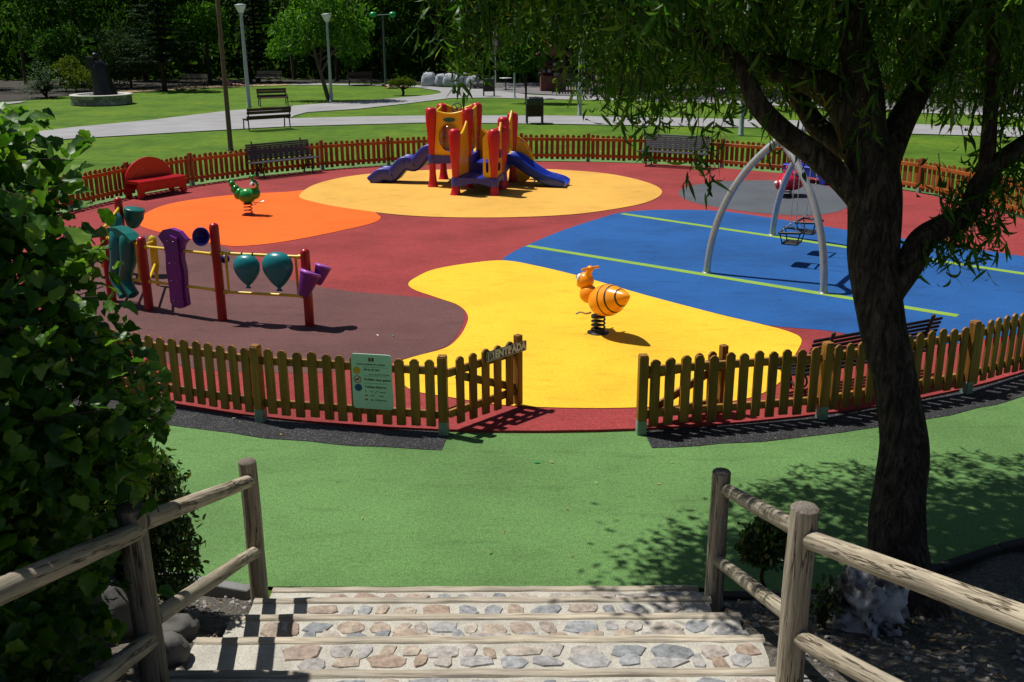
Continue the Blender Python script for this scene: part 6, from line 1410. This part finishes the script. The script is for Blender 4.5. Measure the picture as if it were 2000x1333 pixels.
# ------------------------------------------------------------------ the big leaved bush on the left
def lobed(n_l=5):
    """a toothed, lobed leaf folded along its midrib"""
    out = []; N = 19
    for k in range(N+1):
        a = -PI*.86+2*PI*.86*k/N; lob = 1+.09*math.cos(a*n_l*.98)+(.055 if k % 2 else -.055); r = .5*lob*(1+.12*math.cos(a))
        x, y = .42+r*math.cos(a), r*math.sin(a); out.append((x, y, .16*abs(y)-.22*(x-.4)**2*(1 if x > .4 else .5)+.025*math.sin(a*5)))
    vs = [(.0, 0, 0), (.42, 0, -.02)]+out; return vs, [(1, 2+k, 3+k) for k in range(N)]+[(1, 2+N, 0), (0, 2, 1)]
LV, LF = lobed()
MT['lf_bush'] = m_leaf('broad_bush_leaves', [(0, (.026, .082, .012)), (.45, (.055, .155, .018)), (.8, (.11, .25, .027)), (1, (.20, .34, .04))], .40, .42, .45)
BB = Vector((-3.1, 4.7, .8)); bush = empty('leafy_bush', BB, 0, 'tall dark bush with broad lobed leaves left of the steps, overhanging the handrail', 'bush')
rng = np.random.default_rng(31); A = []; st2 = B()
def bx(z):
    """how far right the bush reaches at each height"""
    K = [(.4, -2.30), (1.2, -2.15), (1.6, -2.02), (1.95, -1.96), (2.2, -1.82), (2.4, -1.86), (2.66, -2.0), (2.97, -2.12), (3.2, -2.20), (3.42, -2.26), (3.75, -2.28), (4, -3.0)]
    for (a, xa), (b_, xb) in zip(K[:-1], K[1:]):
        if a <= z <= b_: return xa+(xb-xa)*(z-a)/(b_-a)
    return K[0][1] if z < K[0][0] else K[-1][1]
def bleaf(p, s_, up=.5):
    tilt = rng.normal()*.55; yaw = rng.uniform(0, 2*PI)
    A.append(np.array(Matrix.Translation(p) @ Matrix.Rotation(yaw, 4, 'Z') @ Matrix.Rotation(rng.normal()*.5+.35, 4, 'Y') @ Matrix.Rotation(tilt, 4, 'X') @ Matrix.Scale(s_, 4)))
cnt = 0
while cnt < 14500:
    z = rng.uniform(.55, 3.72); y = rng.uniform(3.3, 6.3); xr = bx(z)-.3*max(0, y-5.0)-.25*max(0, 4.5-y)+.16*pnoise((z*2.2, y*2.2, 3)); x = xr-abs(rng.normal())*.55 if rng.random() < .7 else xr-rng.uniform(0, 2.8)
    if z < 1.9 and y < 4.9 and x > -2.05: continue
    if z < bank_z(x, y)+.05: continue
    if x+.43*(z-.5) > -2.45 and y-.228*(z-.5) > 4.62: continue
    bleaf((x, y, z), rng.uniform(.042, .105)); cnt += 1
for k in range(64):                                          # leafy shoots reaching out of the mass
    z = rng.uniform(1.5, 3.5); y = rng.uniform(4.0, 4.75); x = bx(z)-.3*max(0, y-5.0)-.25*max(0, 4.5-y)-.1; d = np.array([rng.uniform(.3, 1), rng.uniform(-.5, .5), rng.uniform(-.2, .9)]); d /= np.linalg.norm(d); q = np.array([x, y, z]); pts = [q-d*.25]
    L = rng.uniform(.12, .36)
    for s_ in range(int(L/.06)+2):
        d += np.array([rng.normal()*.12, rng.normal()*.12, -.04]); d /= np.linalg.norm(d); q = q+d*.06; pts.append(q.copy()); bleaf(q+rng.normal(size=3)*.03, rng.uniform(.06, .115)*(1-.3*s_/8))
    st2.tube([Vector(p)-BB for p in pts], .0026, 5)
for k in range(2400):                                        # the unseen left side of the bush, taller, shading the rest
    x = rng.uniform(-4.6, -2.75); z = rng.uniform(1.0, 3.5 if x > -3.3 else 4.4); bleaf((x, rng.uniform(2.7, 5.4), z), rng.uniform(.12, .2))
for k in range(26):
    a = rng.uniform(0, 2*PI); top = Vector((rng.uniform(-1.4, .6), rng.uniform(-.8, 1.0), rng.uniform(.6, 1.7))); st2.tube(spline([Vector((math.cos(a)*.2, math.sin(a)*.2, -.3)), top*.5+Vector((rng.uniform(-.2, .2), 0, 0)), top], 4, False), [.03-.002*i for i in range(9)], 6)
st2.obj('stems', 'bark', bush)
# tall upright shoot at the top
for sx, sy, zt in ((-2.30, 4.9, 3.68), (-2.12, 4.9, 3.60), (-2.48, 4.8, 3.70)):
    for s_ in range(14): bleaf((sx+rng.normal()*.07, sy+rng.normal()*.07, zt-.06*s_), rng.uniform(.08, .15))
M4 = np.array(A); M4[:, :3, 3] -= np.array(BB); sel = rng.integers(0, 3, len(M4))
for k, (cv, fo) in enumerate(((0, 0), (1.1, .5), (-.7, 1.0))):   # flat, drooping and cupped leaves
    LV2 = [(x, y*(1-.18*fo), z-cv*.30*x*x+fo*.55*abs(y)+.03*math.sin(x*9+k)*math.sin(y*11)) for x, y, z in LV]
    scatter('foliage', LV2, LF, M4[sel == k], 'lf_bush', bush)

# box shrub behind the left rail, little clipped shrub behind the right rail
MT['lf_box'] = m_leaf('small_box_leaves', [(0, (.012, .040, .008)), (.55, (.030, .085, .012)), (.85, (.075, .14, .018)), (1, (.20, .20, .03))], .25, .35, .5)
def boxshrub(c, blobs, n, size, label, stem, seed):
    rng = np.random.default_rng(seed); r = empty('clipped_shrub', c, 0, label, 'shrub'); b = B()
    b.tube(spline([(0, 0, -.08), (.02, .01, stem*.4), (-.02, 0, stem*.8), (.0, 0, stem+.1)], 4, False), .014, 8)
    for k in range(10): a = rng.uniform(0, 6); b.tube([(0, 0, stem), (blobs[0][1][0]*.6*math.cos(a), blobs[0][1][1]*.6*math.sin(a), blobs[0][0][2]+rng.uniform(-.5, .5)*blobs[0][1][2])], [.008, .003], 5)
    b.obj('stem', 'bark', r); scatter('foliage', LEAF_D, LEAF_DF, leafcloud(rng, blobs, n, size, 1, shell=.5), 'lf_box', r)
boxshrub((-2.60, 6.0, bank_z(-2.6, 6.0)), [((0, 0, .70), (.40, .38, .50)), ((.20, 0, .45), (.30, .32, .40)), ((-.2, .1, .8), (.4, .4, .5)), ((.10, -.05, 1.05), (.30, .30, .26)), ((.22, 0, .85), (.26, .28, .3))], 17000, .048, 'dense small-leaved shrub between the leafy bush and the green paving', .2, 41)
boxshrub((1.77, 6.28, bank_z(1.77, 6.28)), [((0, 0, .52), (.17, .17, .17)), ((.08, 0, .58), (.11, .1, .11)), ((-.08, 0, .48), (.11, .1, .12)), ((-.01, 0, .69), (.06, .06, .08))], 2300, .05, 'small round shrub on a thin stem behind the right handrail', .30, 42)
boxshrub((2.02, 5.75, bank_z(2.02, 5.75)), [((0, 0, .16), (.10, .1, .13)), ((.03, 0, .26), (.06, .06, .08))], 110, .06, 'small yellow-green sprig at the foot of the right rail post', .06, 43)
